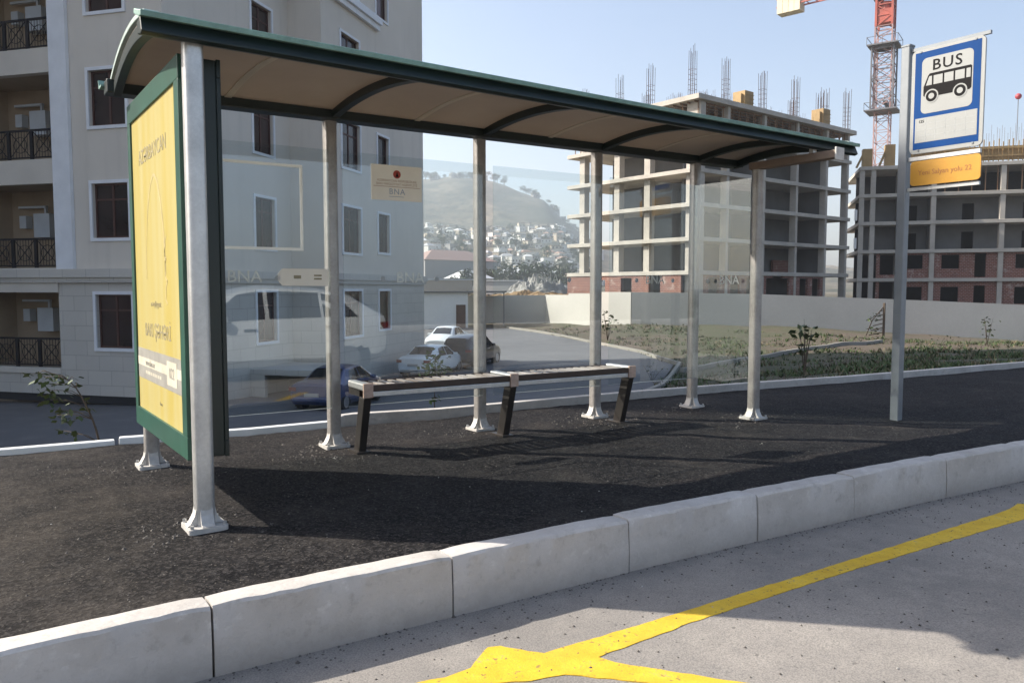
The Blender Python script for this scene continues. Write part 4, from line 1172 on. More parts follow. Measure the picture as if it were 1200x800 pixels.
mb = MB(); mb.box(4.6, 46, .55, .62, 16.1, 17.7); mb.box(4.4, 46, .1, .22, 17.35, 17.55); mb.box(4.4, 46, .1, .22, 16.5, 16.62); mb.build('shuttering', M['form'], W2)
for i in range(22):
    mb = MB(); u = 9.5 + i * 1.3 + random.uniform(-.3, .3); mb.tube([(u, .5, 12.6), (u, .5, 15.5)], .07, 5); mb.build('prop', M['prop'], W2)
for i in range(26):
    mb = MB(); u = 6 + i * 1.1
    for q in range(4): mb.tube([(u + q * .25, 1.2, 16), (u + q * .25, 1.2, 19.2 + random.uniform(0, 1.2))], .015, 4)
    mb.build('starter_bars', M['rebar'], W2)
for (u, h) in ((.9, 2.2), (3.4, 2.6)):
    mb = MB(); mb.box(u - .55, u + .55, .6, 1.7, 15.9, 15.9 + h); mb.bar((u - 1.2, .8, 15.9), (u - .2, .8, 15.9 + h), .25, .25); mb.build('formwork_box', M['form'], W2)
for z0 in (6.1, 9.5):
    mb = MB(); mb.box(-.38, -.1, .3, .7, z0, z0 + 1.3); mb.build('board', M['white'], W2)

# red ball on a thin rod above the right block
hb = thing('hook_block', 'small red round block hanging above the far right concrete storeys', 'hook block', (109.3, 45.4, 15.9))
mb = MB(); vs = []
bm = bmesh.new(); bmesh.ops.create_icosphere(bm, subdivisions=2, radius=.38)
bmv = [tuple(v.co + Vector((0, 0, 9.3))) for v in bm.verts]; bmf = [tuple(v.index for v in f.verts) for f in bm.faces]; bm.free()
mb.add(bmv, bmf); mb.build('ball', M['ball'], hb, smooth=True)
mb = MB(); mb.tube([(0, 0, 4.0), (0, 0, 8.9)], .05, 5); mb.bar((-.9, 0, .2), (0, 0, 4.2), .03, .03); mb.bar((.9, 0, .2), (0, 0, 4.2), .03, .03); mb.build('rod', M['crane_grey'], hb)

# ------------------------------------------------------------------ tower crane
cx_, cy_ = at((1027 - 600) / 920 * 108, 108)
CR = thing('tower_crane', 'red and grey lattice tower crane rising behind the right concrete block', 'tower crane', (cx_, cy_, -1), R(20))
def lattice(par, name, z0, z1, s, m, r=.09, bay=1.5, m2=None):
    mb = MB()
    for a, b in ((-s, -s), (s, -s), (s, s), (-s, s)): mb.bar((a, b, z0), (a, b, z1), r * 2, r * 2, (0, 1, 0))
    z = z0; k = 0
    cs = ((-s, -s), (s, -s), (s, s), (-s, s))
    while z < z1 - .01:
        zt = min(z1, z + bay)
        for q in range(4):
            (a0, b0), (a1, b1) = cs[q], cs[(q + 1) % 4]
            p0, p1 = ((a0, b0, z), (a1, b1, zt)) if (k + q) % 2 else ((a1, b1, z), (a0, b0, zt))
            mb.bar(p0, p1, r, r); mb.bar((a0, b0, zt), (a1, b1, zt), r, r)
        z = zt; k += 1
    return mb.build(name, m, par)
lattice(CR, 'mast', -.5, 26.0, .9, M['crane_pale'], .07)
lattice(CR, 'mast', 26.0, 37.2, 1.05, M['crane_pale'], .08)
lattice(CR, 'climbing_cage', 26.2, 34.5, 1.35, M['crane_grey'], .09, 2.0)
for z, w_ in ((26.0, 2.0), (34.6, 1.9), (41.3, 1.7)):
    mb = MB(); mb.box(-w_, w_, -w_, w_, z, z + .18)
    for a in (-w_, w_):
        for b in (-w_, 0, w_): mb.bar((a, b, z), (a, b, z + 1.1), .06, .06)
        mb.bar((a, -w_, z + 1.1), (a, w_, z + 1.1), .06, .06); mb.bar((-w_, a, z + 1.1), (w_, a, z + 1.1), .06, .06)
    mb.build('platform', M['crane_grey'], CR)
mb = MB(); mb.box(1.3, 5.6, -.25, .25, 27.4, 27.9); mb.build('tie_beam', M['crane_grey'], CR)
lattice(CR, 'slewing_section', 37.2, 41.3, 1.0, M['crane_red'], .14, 1.4)
mb = MB(); mb.box(-1.0, 1.0, -1.0, 1.0, 37.6, 39.4); mb.tube([(0, 0, 39.4), (0, 0, 40.4)], .9, 12); mb.build('slewing_ring', M['crane_red'], CR)
mb = MB(); mb.box(1.05, 2.4, -.8, .8, 38.6, 40.9); cb = mb.build('cab', M['crane_pale'], CR); mb = MB(); mb.box(1.5, 2.43, -.83, .83, 39.4, 40.6); mb.build('window', M['car_glass'], cb)
lattice(CR, 'tower_head', 41.5, 50, .75, M['crane_red'], .1, 1.6)
# counter-jib towards the left, main jib the other way, in the crane's own turned frame
tx, ty = at((915 - 600) / 920 * 117, 117)
dv = Vector((tx - cx_, ty - cy_, 0)); L = dv.length; dl = Matrix.Rotation(-R(20), 3, 'Z') @ dv.normalized(); sd_ = Vector((-dl.y, dl.x, 0))
def jib(name, d, ln, z, m, h=1.1, wd=.7):
    mb = MB()
    for s_ in (-wd, wd):
        for zz_ in (0, h): mb.bar(d * .8 + sd_ * s_ + Vector((0, 0, z + zz_)), d * ln + sd_ * s_ + Vector((0, 0, z + zz_)), .18, .18)
    k = 1.0; f = 0
    while k < ln - 1:
        for s_ in (-wd, wd):
            mb.bar(d * k + sd_ * s_ + Vector((0, 0, z + (0 if f else h))), d * (k + 1.2) + sd_ * s_ + Vector((0, 0, z + (h if f else 0))), .1, .1)
        mb.bar(d * k + sd_ * -wd + Vector((0, 0, z)), d * k + sd_ * wd + Vector((0, 0, z)), .1, .1)
        k += 1.2; f = 1 - f
    return mb.build(name, m, CR)
jib('counter_jib', dl, L + 1.4, 43.0, M['crane_red']); jib('main_jib', -dl, 45, 43.0, M['crane_red'])
mb = MB(); c = dl * (L - .6) + Vector((0, 0, 42.0))
for q in range(4):
    p = c + dl * (q * .85 - 1.1); mb.hexa([p - sd_ * .9 - dl * .4, p + sd_ * .9 - dl * .4, p + sd_ * .9 + dl * .4, p - sd_ * .9 + dl * .4] + [v + Vector((0, 0, 2.6)) for v in (p - sd_ * .9 - dl * .4, p + sd_ * .9 - dl * .4, p + sd_ * .9 + dl * .4, p - sd_ * .9 + dl * .4)])
mb.build('counterweight', M['ballast'], CR)
mb = MB()
for d, l_ in ((dl, L - 2), (-dl, 30)): mb.bar((0, 0, 49.8), d * l_ + Vector((0, 0, 44.1)), .08, .08)
mb.build('tie_rods', M['crane_grey'], CR)

# ------------------------------------------------------------------ compound wall, hut
WP = [((36.8, 59.7), .62, -2.2), ((42.7, 55.5), .70, -2.2), (at(6.8, 64.5), .98, -2.1), (at(9.43, 62), .97, -2.1), (at(14.1, 61), .91, -2.1), (at(19.6, 60), .80, -2.1), (at(28.6, 58.3), .45, -2.6), (at(36.9, 56.6), .08, -3.1), (at(50, 54.3), -.4, -3.6), (at(70, 50), -.6, -3.8)]
cw = thing('compound_wall', 'long plain grey compound wall between the weedy field and the building site', 'wall', (46.9, 49, -1.7))
for i, ((p, za, zb), (q, zc, zd)) in enumerate(zip(WP, WP[1:])):
    mb = MB(); p, q = Vector(p + (0,)), Vector(q + (0,)); d = (q - p).normalized(); n = Vector((-d.y, d.x, 0)) * .1
    L_ = (q - p).length; m_ = max(1, round(L_ / 3)) if i < 2 else 1
    for k in range(m_):
        a = p + d * (L_ * k / m_); b = p + d * (L_ * (k + 1) / m_); t0 = za + (zc - za) * k / m_; t1 = za + (zc - za) * (k + 1) / m_
        if i < 2: t1 = t0
        mb.hexa([(a - n) + Vector((0, 0, zb)), (b - n) + Vector((0, 0, zb)), (b + n) + Vector((0, 0, zb)), (a + n) + Vector((0, 0, zb)), (a - n) + Vector((0, 0, t0)), (b - n) + Vector((0, 0, t1)), (b + n) + Vector((0, 0, t1)), (a + n) + Vector((0, 0, t0))])
    mb.build('wall_section', M['wall'], cw, (46.9, 49, -1.7))
hut = thing('guard_hut', 'small white hut with a flat dark roof at the far end of the car park', 'hut', (33.4, 58.4, -2), R(-20))
mb = MB(); mb.box(-2.2, 2.2, -1.6, 1.6, -.3, 2.9); mb.build('walls', M['white'], hut)
mb = MB(); mb.box(-2.5, 5.5, -1.9, 1.9, 2.9, 3.05); mb.build('roof', M['concrete_in'], hut)
mb = MB(); mb.box(1.2, 2.0, -1.65, -1.59, -.2, 1.9); mb.build('door', M['brown'], hut)
mb = MB(); mb.bar((5.3, -1.7, -.3), (5.3, -1.7, 2.9), .1, .1); mb.build('canopy_post', M['crane_grey'], hut)

# ------------------------------------------------------------------ vehicles
def vehicle(name, label, cat, x, y, z, head, paint, st, wheels, wr, side, front, rear, plate=True, group=None, wheelw=.22):
    """st: stations (x, zb, zm, zbelt, zr, w, wr) rear to front; head: compass angle of the nose"""
    root = thing(name, label, cat, (x, y, z), R(90) - head, group)
    mb = MB(); vs = []; fs = []
    def ring(s):
        xx, zb, zm, zt, zr, w_, wt = s
        half = [(0, zb), (w_ - .12, zb), (w_ - .02, zb + .12), (w_, zm), (w_ - .015, (zm + zt) / 2 + .03), (w_ - .05, zt), ((w_ - .05) * .35 + wt * .65 , zt * .35 + zr * .65 - .0), (wt, zr - .035), (wt - .1, zr), (0, zr + .025)]
        return [(xx, -a, b) for a, b in half] + [(xx, a, b) for a, b in half[-2:0:-1]]
    rings = [ring(s) for s in st]; n = len(rings[0])
    for r_ in rings: vs += r_
    for i in range(len(rings) - 1):
        for k in range(n): fs.append((i * n + k, i * n + (k + 1) % n, (i + 1) * n + (k + 1) % n, (i + 1) * n + k))
    fs.append(tuple(range(n))); fs.append(tuple(reversed(range((len(rings) - 1) * n, len(rings) * n))))
    mb.add(vs, fs)
    body = mb.build('body', paint, root, smooth=True, split=32)
    def sec(xx):
        for a, b in zip(st, st[1:]):
            if a[0] <= xx <= b[0]:
                t = (xx - a[0]) / (b[0] - a[0]); return [p + (q - p) * t for p, q in zip(a, b)]
    for sgn in (-1, 1):
        for (xa, xb, xc, xd) in side:       # lower rear, lower front, upper front, upper rear
            mb = MB(); K = 8; bot = []; top = []
            for k in range(K + 1):
                for (arr, xx, f) in ((bot, xa + (xb - xa) * k / K, .10), (top, xd + (xc - xd) * k / K, .93)):
                    s = sec(xx); w0 = s[5] - .05; y_ = w0 + (s[6] - w0) * f + .012; z_ = s[3] + (s[4] - .035 - s[3]) * f
                    arr.append((xx, sgn * y_, z_))
            mb.add(bot + top, [(k, k + 1, K + 2 + k, K + 1 + k) for k in range(K)])
            mb.build('side_window', M['car_glass'], root)
    for nm, (xa, xb) in (('windscreen', front), ('rear_window', rear)):
        mb = MB(); vs = []
        lo, hi = sec(xa), sec(xb)
        for k in range(7):
            t = .08 + .84 * k / 6; xx = xa + (xb - xa) * t; s = sec(xx)
            wq = s[6] - .11; nx_ = .012 if xa > xb else -.012
            vs += [(xx + nx_, -wq, s[4] + .016), (xx + nx_, 0, s[4] + .038), (xx + nx_, wq, s[4] + .016)]
        mb.add(vs, [(3 * k + q, 3 * k + q + 1, 3 * k + q + 4, 3 * k + q + 3) for k in range(6) for q in range(2)])
        mb.build(nm, M['car_glass'], root)
    for wx in wheels:
        for sgn in (-1, 1):
            s = sec(wx); yw = s[5] - .02
            mb = MB(); mb.tube([(wx, sgn * (yw - wheelw), wr), (wx, sgn * (yw - .02), wr), (wx, sgn * (yw + .012), wr)], [wr, wr, wr * .93], 22)
            wh = mb.build('wheel', M['tyre'], root, smooth=True, split=40)
            mb = MB(); mb.tube([(wx, sgn * (yw - .05), wr), (wx, sgn * (yw + .018), wr)], wr * .62, 18)
            mb.build('rim', M['rim'], wh)
            mb = MB()
            a0 = [(wx + (wr * 1.16) * COS(t), sgn * (yw + .006), wr + (wr * 1.16) * SIN(t)) for t in [R(-25 + 230 * q / 18) for q in range(19)]]
            mb.prism(a0, (0, sgn * -.05, 0)); mb.build('wheel_arch', M['tyre'], root)
    fx, rx = st[-1], st[0]
    for sgn in (-1, 1):
        mb = MB(); s = st[-2]; mb.hexa([(fx[0] - .28, sgn * (s[5] - .30), s[3] - .20), (fx[0] + .01, sgn * (s[5] - .34), s[3] - .20), (fx[0] + .01, sgn * (s[5] - .08), s[3] - .20), (fx[0] - .28, sgn * (s[5] + .006), s[3] - .20),
                                          (fx[0] - .28, sgn * (s[5] - .30), s[3] - .04), (fx[0] - .03, sgn * (s[5] - .34), s[3] - .06), (fx[0] - .03, sgn * (s[5] - .08), s[3] - .06), (fx[0] - .28, sgn * (s[5] + .004), s[3] - .04)])
        mb.build('headlight', M['lamp'], root)
        mb = MB(); s = st[1]; mb.box(rx[0] - .015, rx[0] + .2, min(sgn * (s[5] - .26), sgn * (s[5] + .004)), max(sgn * (s[5] - .26), sgn * (s[5] + .004)), s[3] - .17, s[3] - .04); mb.build('tail_light', M['tail'], root)
        mb = MB(); s = sec(front[0] - .55); mb.box(front[0] - .62, front[0] - .48, min(sgn * (s[5] - .03), sgn * (s[5] + .17)), max(sgn * (s[5] - .03), sgn * (s[5] + .17)), s[3] + .0, s[3] + .14); mb.build('mirror', paint, root, bevel=.03)
        for hx in (side[0][1] - .1, side[-1][0] + .25 if len(side) > 1 else side[0][0] + .5):
            s = sec(hx); mb = MB(); mb.box(hx - .1, hx + .1, min(sgn * (s[5] - .03), sgn * (s[5] + .012)), max(sgn * (s[5] - .03), sgn * (s[5] + .012)), s[3] - .12, s[3] - .09); mb.build('door_handle', M['chrome'], root)
    if plate:
        mb = MB(); mb.box(rx[0] - .025, rx[0] + .02, -.26, .26, rx[2] + .0, rx[2] + .12); mb.build('number_plate', M['sign_white'], root)
    mb = MB(); mb.box(rx[0] - .03, rx[0] + .2, -rx[5] + .05, rx[5] - .05, rx[1] - .02, rx[1] + .14); mb.build('bumper', M['tyre'] if cat == 'suv' else paint, root, bevel=.03)
    return root
SED = [(-2.25, .42, .58, .86, .93, .72, .60), (-2.15, .30, .58, .93, 1.00, .82, .66), (-1.75, .24, .58, .96, 1.045, .875, .70), (-1.45, .22, .58, .965, 1.06, .885, .68), (-.85, .2, .58, .955, 1.385, .89, .60), (-.3, .2, .58, .945, 1.455, .89, .60),
       (.3, .2, .57, .93, 1.45, .89, .60), (.62, .2, .56, .92, 1.36, .89, .60), (1.25, .2, .56, .90, 1.00, .88, .70), (1.75, .22, .54, .82, .90, .865, .68), (2.1, .26, .5, .70, .78, .80, .62), (2.25, .34, .48, .6, .66, .68, .55)]
side_s = [(-1.02, -.12, -.12, -.72), (-.06, .98, .42, -.06)]
GC = 'cars parked in front of the flats'
bx, bY = at((398 - 600) / 920 * 28.2, 28.2)
vehicle('parked_car', 'dark blue sedan parked nearest the bench, seen from behind', 'car', bx, bY, rbf(bx, bY) + .02, R(48), M['car_blue'], SED, (-1.42, 1.4), .32, side_s, (1.25, .55), (-1.5, -.8), group=GC)
bx, bY = at((506 - 600) / 920 * 38.5, 38.5)
vehicle('parked_car', 'white sedan parked in the middle row with dark rear window', 'car', bx, bY, rbf(bx, bY) + .02, R(53), M['car_white'], SED, (-1.42, 1.4), .32, side_s, (1.25, .55), (-1.5, -.8), group=GC)
SUV = [(-2.2, .5, .7, 1.0, 1.12, .76, .62), (-2.12, .4, .7, 1.05, 1.25, .86, .64), (-1.9, .3, .7, 1.08, 1.55, .90, .62), (-1.5, .26, .7, 1.08, 1.66, .92, .64), (-.6, .26, .68, 1.07, 1.72, .92, .64), (.2, .26, .68, 1.06, 1.70, .92, .64), (.55, .26, .67, 1.05, 1.60, .92, .63),
       (1.2, .28, .66, 1.03, 1.14, .91, .72), (1.8, .3, .62, .95, 1.03, .88, .70), (2.15, .34, .58, .82, .9, .82, .62), (2.3, .42, .56, .7, .76, .7, .55)]
side_u = [(-1.75, -1.05, -1.05, -1.62), (-1.0, -.15, -.15, -1.0), (-.08, .95, .40, -.08)]
HATCH = [(-2.1, .45, .62, .9, .98, .74, .62), (-2.05, .36, .62, .98, 1.08, .84, .66), (-1.9, .28, .62, 1.0, 1.16, .89, .62), (-1.5, .24, .62, 1.0, 1.40, .90, .60), (-.9, .24, .6, .99, 1.52, .90, .60), (0, .24, .6, .97, 1.56, .90, .60),
       (.4, .24, .59, .955, 1.50, .90, .60), (.75, .24, .58, .945, 1.36, .90, .62), (1.3, .25, .57, .92, 1.03, .89, .70), (1.8, .27, .55, .84, .92, .86, .68), (2.1, .3, .5, .72, .8, .80, .62), (2.25, .38, .48, .6, .66, .68, .55)]
side_h = [(-1.55, -.95, -.95, -1.25), (-.9, -.05, -.05, -.9), (.02, 1.02, .42, .02)]
bx, bY = at((553 - 600) / 920 * 42, 42)
vehicle('parked_car', 'dark suv parked beside the white sedan with red tail light', 'car', bx, bY, rbf(bx, bY) + .02, R(56), M['car_dark'], SUV, (-1.4, 1.4), .36, side_u, (1.2, .5), (-2.1, -1.85), group=GC)
bx, bY = at((524 - 600) / 920 * 50, 50)
vehicle('parked_car', 'white car parked farthest back, facing towards the shelter', 'car', bx, bY, rbf(bx, bY) + .02, R(228), M['car_white'], SED, (-1.42, 1.4), .32, side_s, (1.25, .55), (-1.5, -.8), group=GC)
vehicle('parked_car', 'white hatchback standing on the road opposite the bus shelter', 'car', 3.35, -2.15, -.27, R(-90), M['car_white'], HATCH, (-1.35, 1.4), .34, side_h, (1.25, .5), (-2.0, -1.55), group='cars on the road')

# ------------------------------------------------------------------ plants
def leaf_faces(mb, c, n, spread, size, droop=0.0, mi=0):
    for k in range(n):
        p = Vector(c) + Vector((random.gauss(0, spread), random.gauss(0, spread), random.gauss(0, spread * .7) - droop * random.random()))
        d = Vector((random.uniform(-1, 1), random.uniform(-1, 1), random.uniform(-.9, .4))).normalized(); s = size * random.uniform(.6, 1.3)
        u = d.cross(Vector((random.random(), random.random(), 1))).normalized() * s * .32
        mb.add([p, p + d * s * .5 + u, p + d * s, p + d * s * .5 - u], [(0, 1, 2, 3)], mi)
def sapling(name, label, base, stem, clumps, lsize, group=None, lm='leaf', r0=.014):
    t = thing(name, label, 'young tree', base, 0, group)
    mb = MB(); n = len(stem); mb.tube(stem, [r0 * (1 - .8 * i / (n - 1)) for i in range(n)], 6)
    for (c, nn, sp) in clumps:
        q = min(stem, key=lambda p: (Vector(p) - Vector(c)).length + (p[2] > c[2]) * .3); mb.tube([q, (Vector(q) + Vector(c)) / 2 + Vector((0, 0, .03)), c], [r0 * .35, r0 * .25, r0 * .15], 4)
    mb.build('trunk', M['bark'], t, smooth=True)
    mb = MB()
    for (c, nn, sp) in clumps: leaf_faces(mb, c, nn, sp, lsize, sp * .5)
    mb.build('crown', M[lm], t, recalc=False)
    return t
# leaning sapling behind the kerb, at the left edge of the pavement
bx, bY = at((112 - 600) / 920 * 8.2, 8.2); bz = gz(bx, bY)
ex = Vector((COS(YAW), -SIN(YAW), 0))
def sp3(px, py, d=8.2): return ex * ((px - 112) / 920 * d) + Vector((0, 0, 1.25 + (338 - py) / 920 * d - bz))
stem = [Vector((0, 0, 0))] + [sp3(*q) for q in ((111, 520), (108, 505), (104, 492), (98, 478), (92, 465), (86, 455), (78, 446), (68, 440), (56, 437), (46, 434))]
cl = [(sp3(a, b) + Vector((random.uniform(-.06, .06), random.uniform(-.1, .1), 0)), n, s) for a, b, n, s in ((42, 437, 12, .045), (50, 443, 9, .04), (58, 441, 12, .045), (64, 450, 8, .04), (56, 456, 8, .035), (68, 459, 10, .045), (60, 468, 12, .05), (58, 480, 11, .045), (55, 488, 7, .035),
      (72, 482, 7, .045), (84, 492, 6, .035), (92, 480, 5, .03), (92, 450, 6, .03), (102, 468, 3, .025), (63, 507, 6, .03), (78, 509, 6, .03), (80, 443, 4, .03), (96, 484, 3, .03))]
sapling('sapling', 'thin leaning sapling with drooping leaves at the left of the advertising panel', (bx, bY, bz), stem, cl, .078, lm='leaf')
def weed(name, label, px, d, h, n, lm='leaf_b', group=None, spread=.12):
    x, y = at((px - 600) / 920 * d, d); z = gz(x, y)
    t = thing(name, label, 'plant', (x, y, z), 0, group)
    mb = MB(); m2 = MB()
    for k in range(max(2, n // 6)):
        a = random.random() * 6.28; tip = Vector((COS(a) * spread * random.uniform(.3, 1), SIN(a) * spread * random.uniform(.3, 1), h * random.uniform(.6, 1)))
        mb.tube([(0, 0, -.05), tip * .5 + Vector((0, 0, .05 * h)), tip], [.012 * max(h, .3), .009 * max(h, .3), .004], 4)
        leaf_faces(m2, tip * .85, 5, spread * .4, .13 * max(.35, h), .02); leaf_faces(m2, tip * .5, 3, spread * .4, .12 * max(.35, h), .02)
    mb.build('stem', M['bark'], t); m2.build('leaves', M[lm], t, recalc=False)
    return t
bx, bY = at((509 - 600) / 920 * 15, 15); bz = gz(bx, bY)
H_ = 1.25 + (338 - 410) / 920 * 15 - bz
sapling('sapling', 'short bushy green sapling in front of the parked white sedan', (bx, bY, bz), [(0, 0, 0), (.01, 0, H_ * .3), (.0, .02, H_ * .6), (.02, 0, H_ * .95)],
        [((.0, 0, H_ - .1), 26, .09), ((-.16, .03, H_ - .32), 20, .08), ((.15, .02, H_ - .36), 20, .08), ((.0, 0, H_ - .36), 18, .1), ((.04, 0, H_ - .9), 8, .07)], .13, lm='leaf_b', r0=.02)
weed('weed_clump', 'leafy weed on the bank below the bench seat', 470, 9.2, .55, 24, spread=.2)
weed('weed_clump', 'low weeds at the left edge of the pavement kerb', 12, 8.2, .5, 22, 'leaf', spread=.25)
weed('weed_clump', 'pale green weed on the bank behind the middle bench leg', 540, 9.6, .42, 14, spread=.15)
weed('shrub', 'low green shrub in the field just right of the last back post', 835, 12.5, .5, 40, 'leaf', spread=.4)
weed('shrub', 'rounded green shrub low in the field beside the sign pole base', 1022, 15, .4, 36, 'leaf', spread=.4)
weed('shrub', 'dark tall shrub at the foot of the compound wall behind the last back post', 806, 46, 2.0, 46, 'leaf', spread=.6)
weed('shrub', 'spindly dark shrub standing midway in the field', 944, 27, 2.0, 36, 'leaf', spread=.35)
weed('shrub', 'thin young shrub against the pale wall right of the sign pole', 1158, 44, 1.6, 26, 'leaf', spread=.35)
weed('shrub', 'small dark shrub by the wall near the first back post of the field', 712, 55, 2.2, 40, 'leaf', spread=.6)
for px, d, h in ((943, 24, .7), (975, 30, .8), (843, 14, .35), (898, 13, .35), (916, 19, .5), (1085, 22, .6), (1140, 30, .7), (1170, 18, .5), (880, 34, .9), (775, 40, .9), (1100, 38, .8), (765, 30, .7), (1060, 14, .35), (990, 17, .4)):
    weed('weed_tuft', 'low green weed tuft growing out of the brown field', px, d, h, 26, 'leaf', 'weed tufts in the field', spread=h * .9)
# staked dry climber against the wall
bx, bY = at((1036 - 600) / 920 * 53.5, 53.5); bz = gz(bx, bY)
t = thing('staked_plant', 'scraggly dark plant tied to a leaning stake against the compound wall', 'plant', (bx, bY, bz))
mb = MB(); mb.bar((0, 0, -.2), (0, 0, 2.3), .12, .12); mb.build('stake', M['bark'], t)
mb = MB()
for k in range(6): mb.tube([ex * (-.1) + Vector((0, 0, .3 + k * .3)), ex * (-1.0 + k * .13) + Vector((0, 0, .1 + k * .32))], .035, 4)
mb.tube([ex * (-1.2) + Vector((0, 0, .05)), ex * (-.8) + Vector((0, 0, 1.1)), Vector((0, 0, 2.1))], .04, 4); mb.build('branches', M['bark'], t)
mb = MB()
for k in range(10): leaf_faces(mb, ex * random.uniform(-1.1, -.1) + Vector((0, 0, random.uniform(.2, 1.6))), 4, .12, .25)
mb.build('leaves', M['leaf'], t, recalc=False)
# pale pipe lying across the field
pts = [(at((px - 600) / 920 * d, d)) for px, d in ((800, 33), (850, 36), (890, 39), (950, 43), (1005, 46), (1034, 48))]
strip('pipe', pts, .18, .2, M['pipe'], -.06, 'pale concrete strip lying across the weedy field', 'pipe', zf=lambda x, y: gz(x, y) + .05)
# weeds and dry grass of the field: uncountable
mb = MB()
for k in range(24000):
    u = random.random()
    if u < .62: x = random.uniform(10, 56); y = random.uniform(6.6, 50)
    elif u < .9: x = random.uniform(12, 44); y = by(x) + .3 + random.random() ** 1.5 * 14
    else: x = random.uniform(-8, 12); y = by(x) + .25 + random.random() ** 1.5 * 4
    if inside(LOT, x, y) or x > 40 + (60 - y) * .28: continue
    nz = noise.noise((x * .22, y * .22, 4)) + .5 * noise.noise((x * .8, y * .8, 1))
    if nz < (-.12 if u < .9 else .1) : continue
    z = gz(x, y); d = math.hypot(x, y); s = random.uniform(.05, .17) * (1 + .6 * nz) * (.6 if d < 14 else 1)
    mi = 1 if random.random() < .3 else 0
    for q in range(4):
        a = random.random() * 6.28; b = random.uniform(.5, 1.8) * s; wd = .16 * s + .012
        px, py = x + random.uniform(-.12, .12), y + random.uniform(-.12, .12)
        mb.add([(px - wd * SIN(a), py + wd * COS(a), z - .03), (px + wd * SIN(a), py - wd * COS(a), z - .03), (px + b * COS(a), py + b * SIN(a), z + s * random.uniform(.7, 1.3))], [(0, 1, 2)], mi)
tag(mb.build('grass', [M['weed'], M['straw']], recalc=False), 'patchy weeds and dry grass over the field behind the pavement', 'grass', kind='stuff')

# ------------------------------------------------------------------ the town on the slope
def house(lat, dep, w_, d_, h, kind, wm, rm, label, group, name='hillside_house', sink=2):
    x, y = at(lat, dep); z = hz(lat, dep) if dep > 150 else gz(x, y)
    mb = MB(); mb.box(-w_ / 2, w_ / 2, -d_ / 2, d_ / 2, -sink, h, 0)
    e = .3
    if kind == 0: mb.box(-w_ / 2 - e, w_ / 2 + e, -d_ / 2 - e, d_ / 2 + e, h + .01, h + .35, 1)
    else:
        r = min(w_, d_) * .28
        mb.add([(-w_ / 2 - e, -d_ / 2 - e, h + .01), (w_ / 2 + e, -d_ / 2 - e, h + .01), (w_ / 2 + e, d_ / 2 + e, h + .01), (-w_ / 2 - e, d_ / 2 + e, h + .01), (-w_ * .25, 0, h + r), (w_ * .25, 0, h + r)],
               [(3, 2, 1, 0), (0, 1, 5, 4), (1, 2, 5), (2, 3, 4, 5), (3, 0, 4)], 1)
    n = max(1, int(w_ / 3)) if w_ < 14 else 0; fl = max(1, int(h / 3))
    for f in range(fl):
        for k in range(n):
            u = -w_ / 2 + w_ * (k + .5) / n; zz_ = h * (f + .35) / fl
            mb.box(u - .5, u + .5, -d_ / 2 - .04, -d_ / 2 - .005, zz_, zz_ + 1.2, 2)
    o = mb.build(name, [wm, rm, M['pane']])
    o.location = (x, y, z); o.rotation_euler = (0, 0, R(random.uniform(-60, 25)))
    return tag(o, label, 'house', group)
GH = 'houses on the far hillside'
HL = {0: 'tiny white house on the hazy hillside beyond the car park', 1: 'tiny cream house on the hazy hillside beyond the car park', 2: 'tiny grey house on the hazy hillside beyond the car park', 3: 'tiny sand coloured house on the hazy hillside beyond the car park'}
cnt = 0
while cnt < 270:
    dep = 330 + 560 * random.random() ** .8
    px = random.uniform(488, 705); lat = (px - 600) / 920 * dep
    if noise.noise((lat * .02, dep * .02, 3)) < -.25: continue
    k = random.choices((0, 1, 2, 3), (6, 2, 2, 1))[0]
    house(lat, dep, random.uniform(5, 10), random.uniform(5, 8), random.choice((2.8, 3.0, 3.4, 5.2)), random.choice((0, 0, 1)), HOUSE_W[k], random.choice(HOUSE_R), HL[k], GH)
    cnt += 1
for k in range(17):     # on the ridge
    px = random.choice((504, 507, 511, 530, 534, 538, 565, 590, 604, 610, 626, 630, 634, 642, 648, 652, 660, 668, 676)) + random.uniform(-2, 2)
    lat = (px - 600) / 920 * 1290
    house(lat, 1288, random.uniform(5, 13), 9, random.uniform(4, 9), 0, HOUSE_W[2], HOUSE_R[0], 'grey house standing out on the crest of the hill', 'houses on the hill crest', sink=8)
# larger sheds nearer by
house((528 - 600) / 920 * 290, 290, 34, 14, 12.5, 1, HOUSE_W[2], mat('roof_pink', (.33, .22, .19), .8), 'long shed with a pinkish roof below the hillside town', None, 'warehouse', 4)
house((550 - 600) / 920 * 240, 240, 12, 9, 5.5, 1, HOUSE_W[1], HOUSE_R[2], 'white shed in front of the pinkish roofed warehouse', None, 'warehouse', 4)
house((585 - 600) / 920 * 230, 230, 16, 10, 4.5, 0, HOUSE_W[2], HOUSE_R[0], 'low grey flat shed beside the pale rubble heap', None, 'warehouse', 4)
house((515 - 600) / 920 * 200, 200, 14, 10, 4.5, 0, HOUSE_W[3], HOUSE_R[2], 'white flat roofed shed just right of the apartment building', None, 'warehouse', 4)
house((612 - 600) / 920 * 330, 330, 22, 12, 8, 1, HOUSE_W[1], HOUSE_R[2], 'white hall with a pale roof among the dark trees', None, 'warehouse', 4)
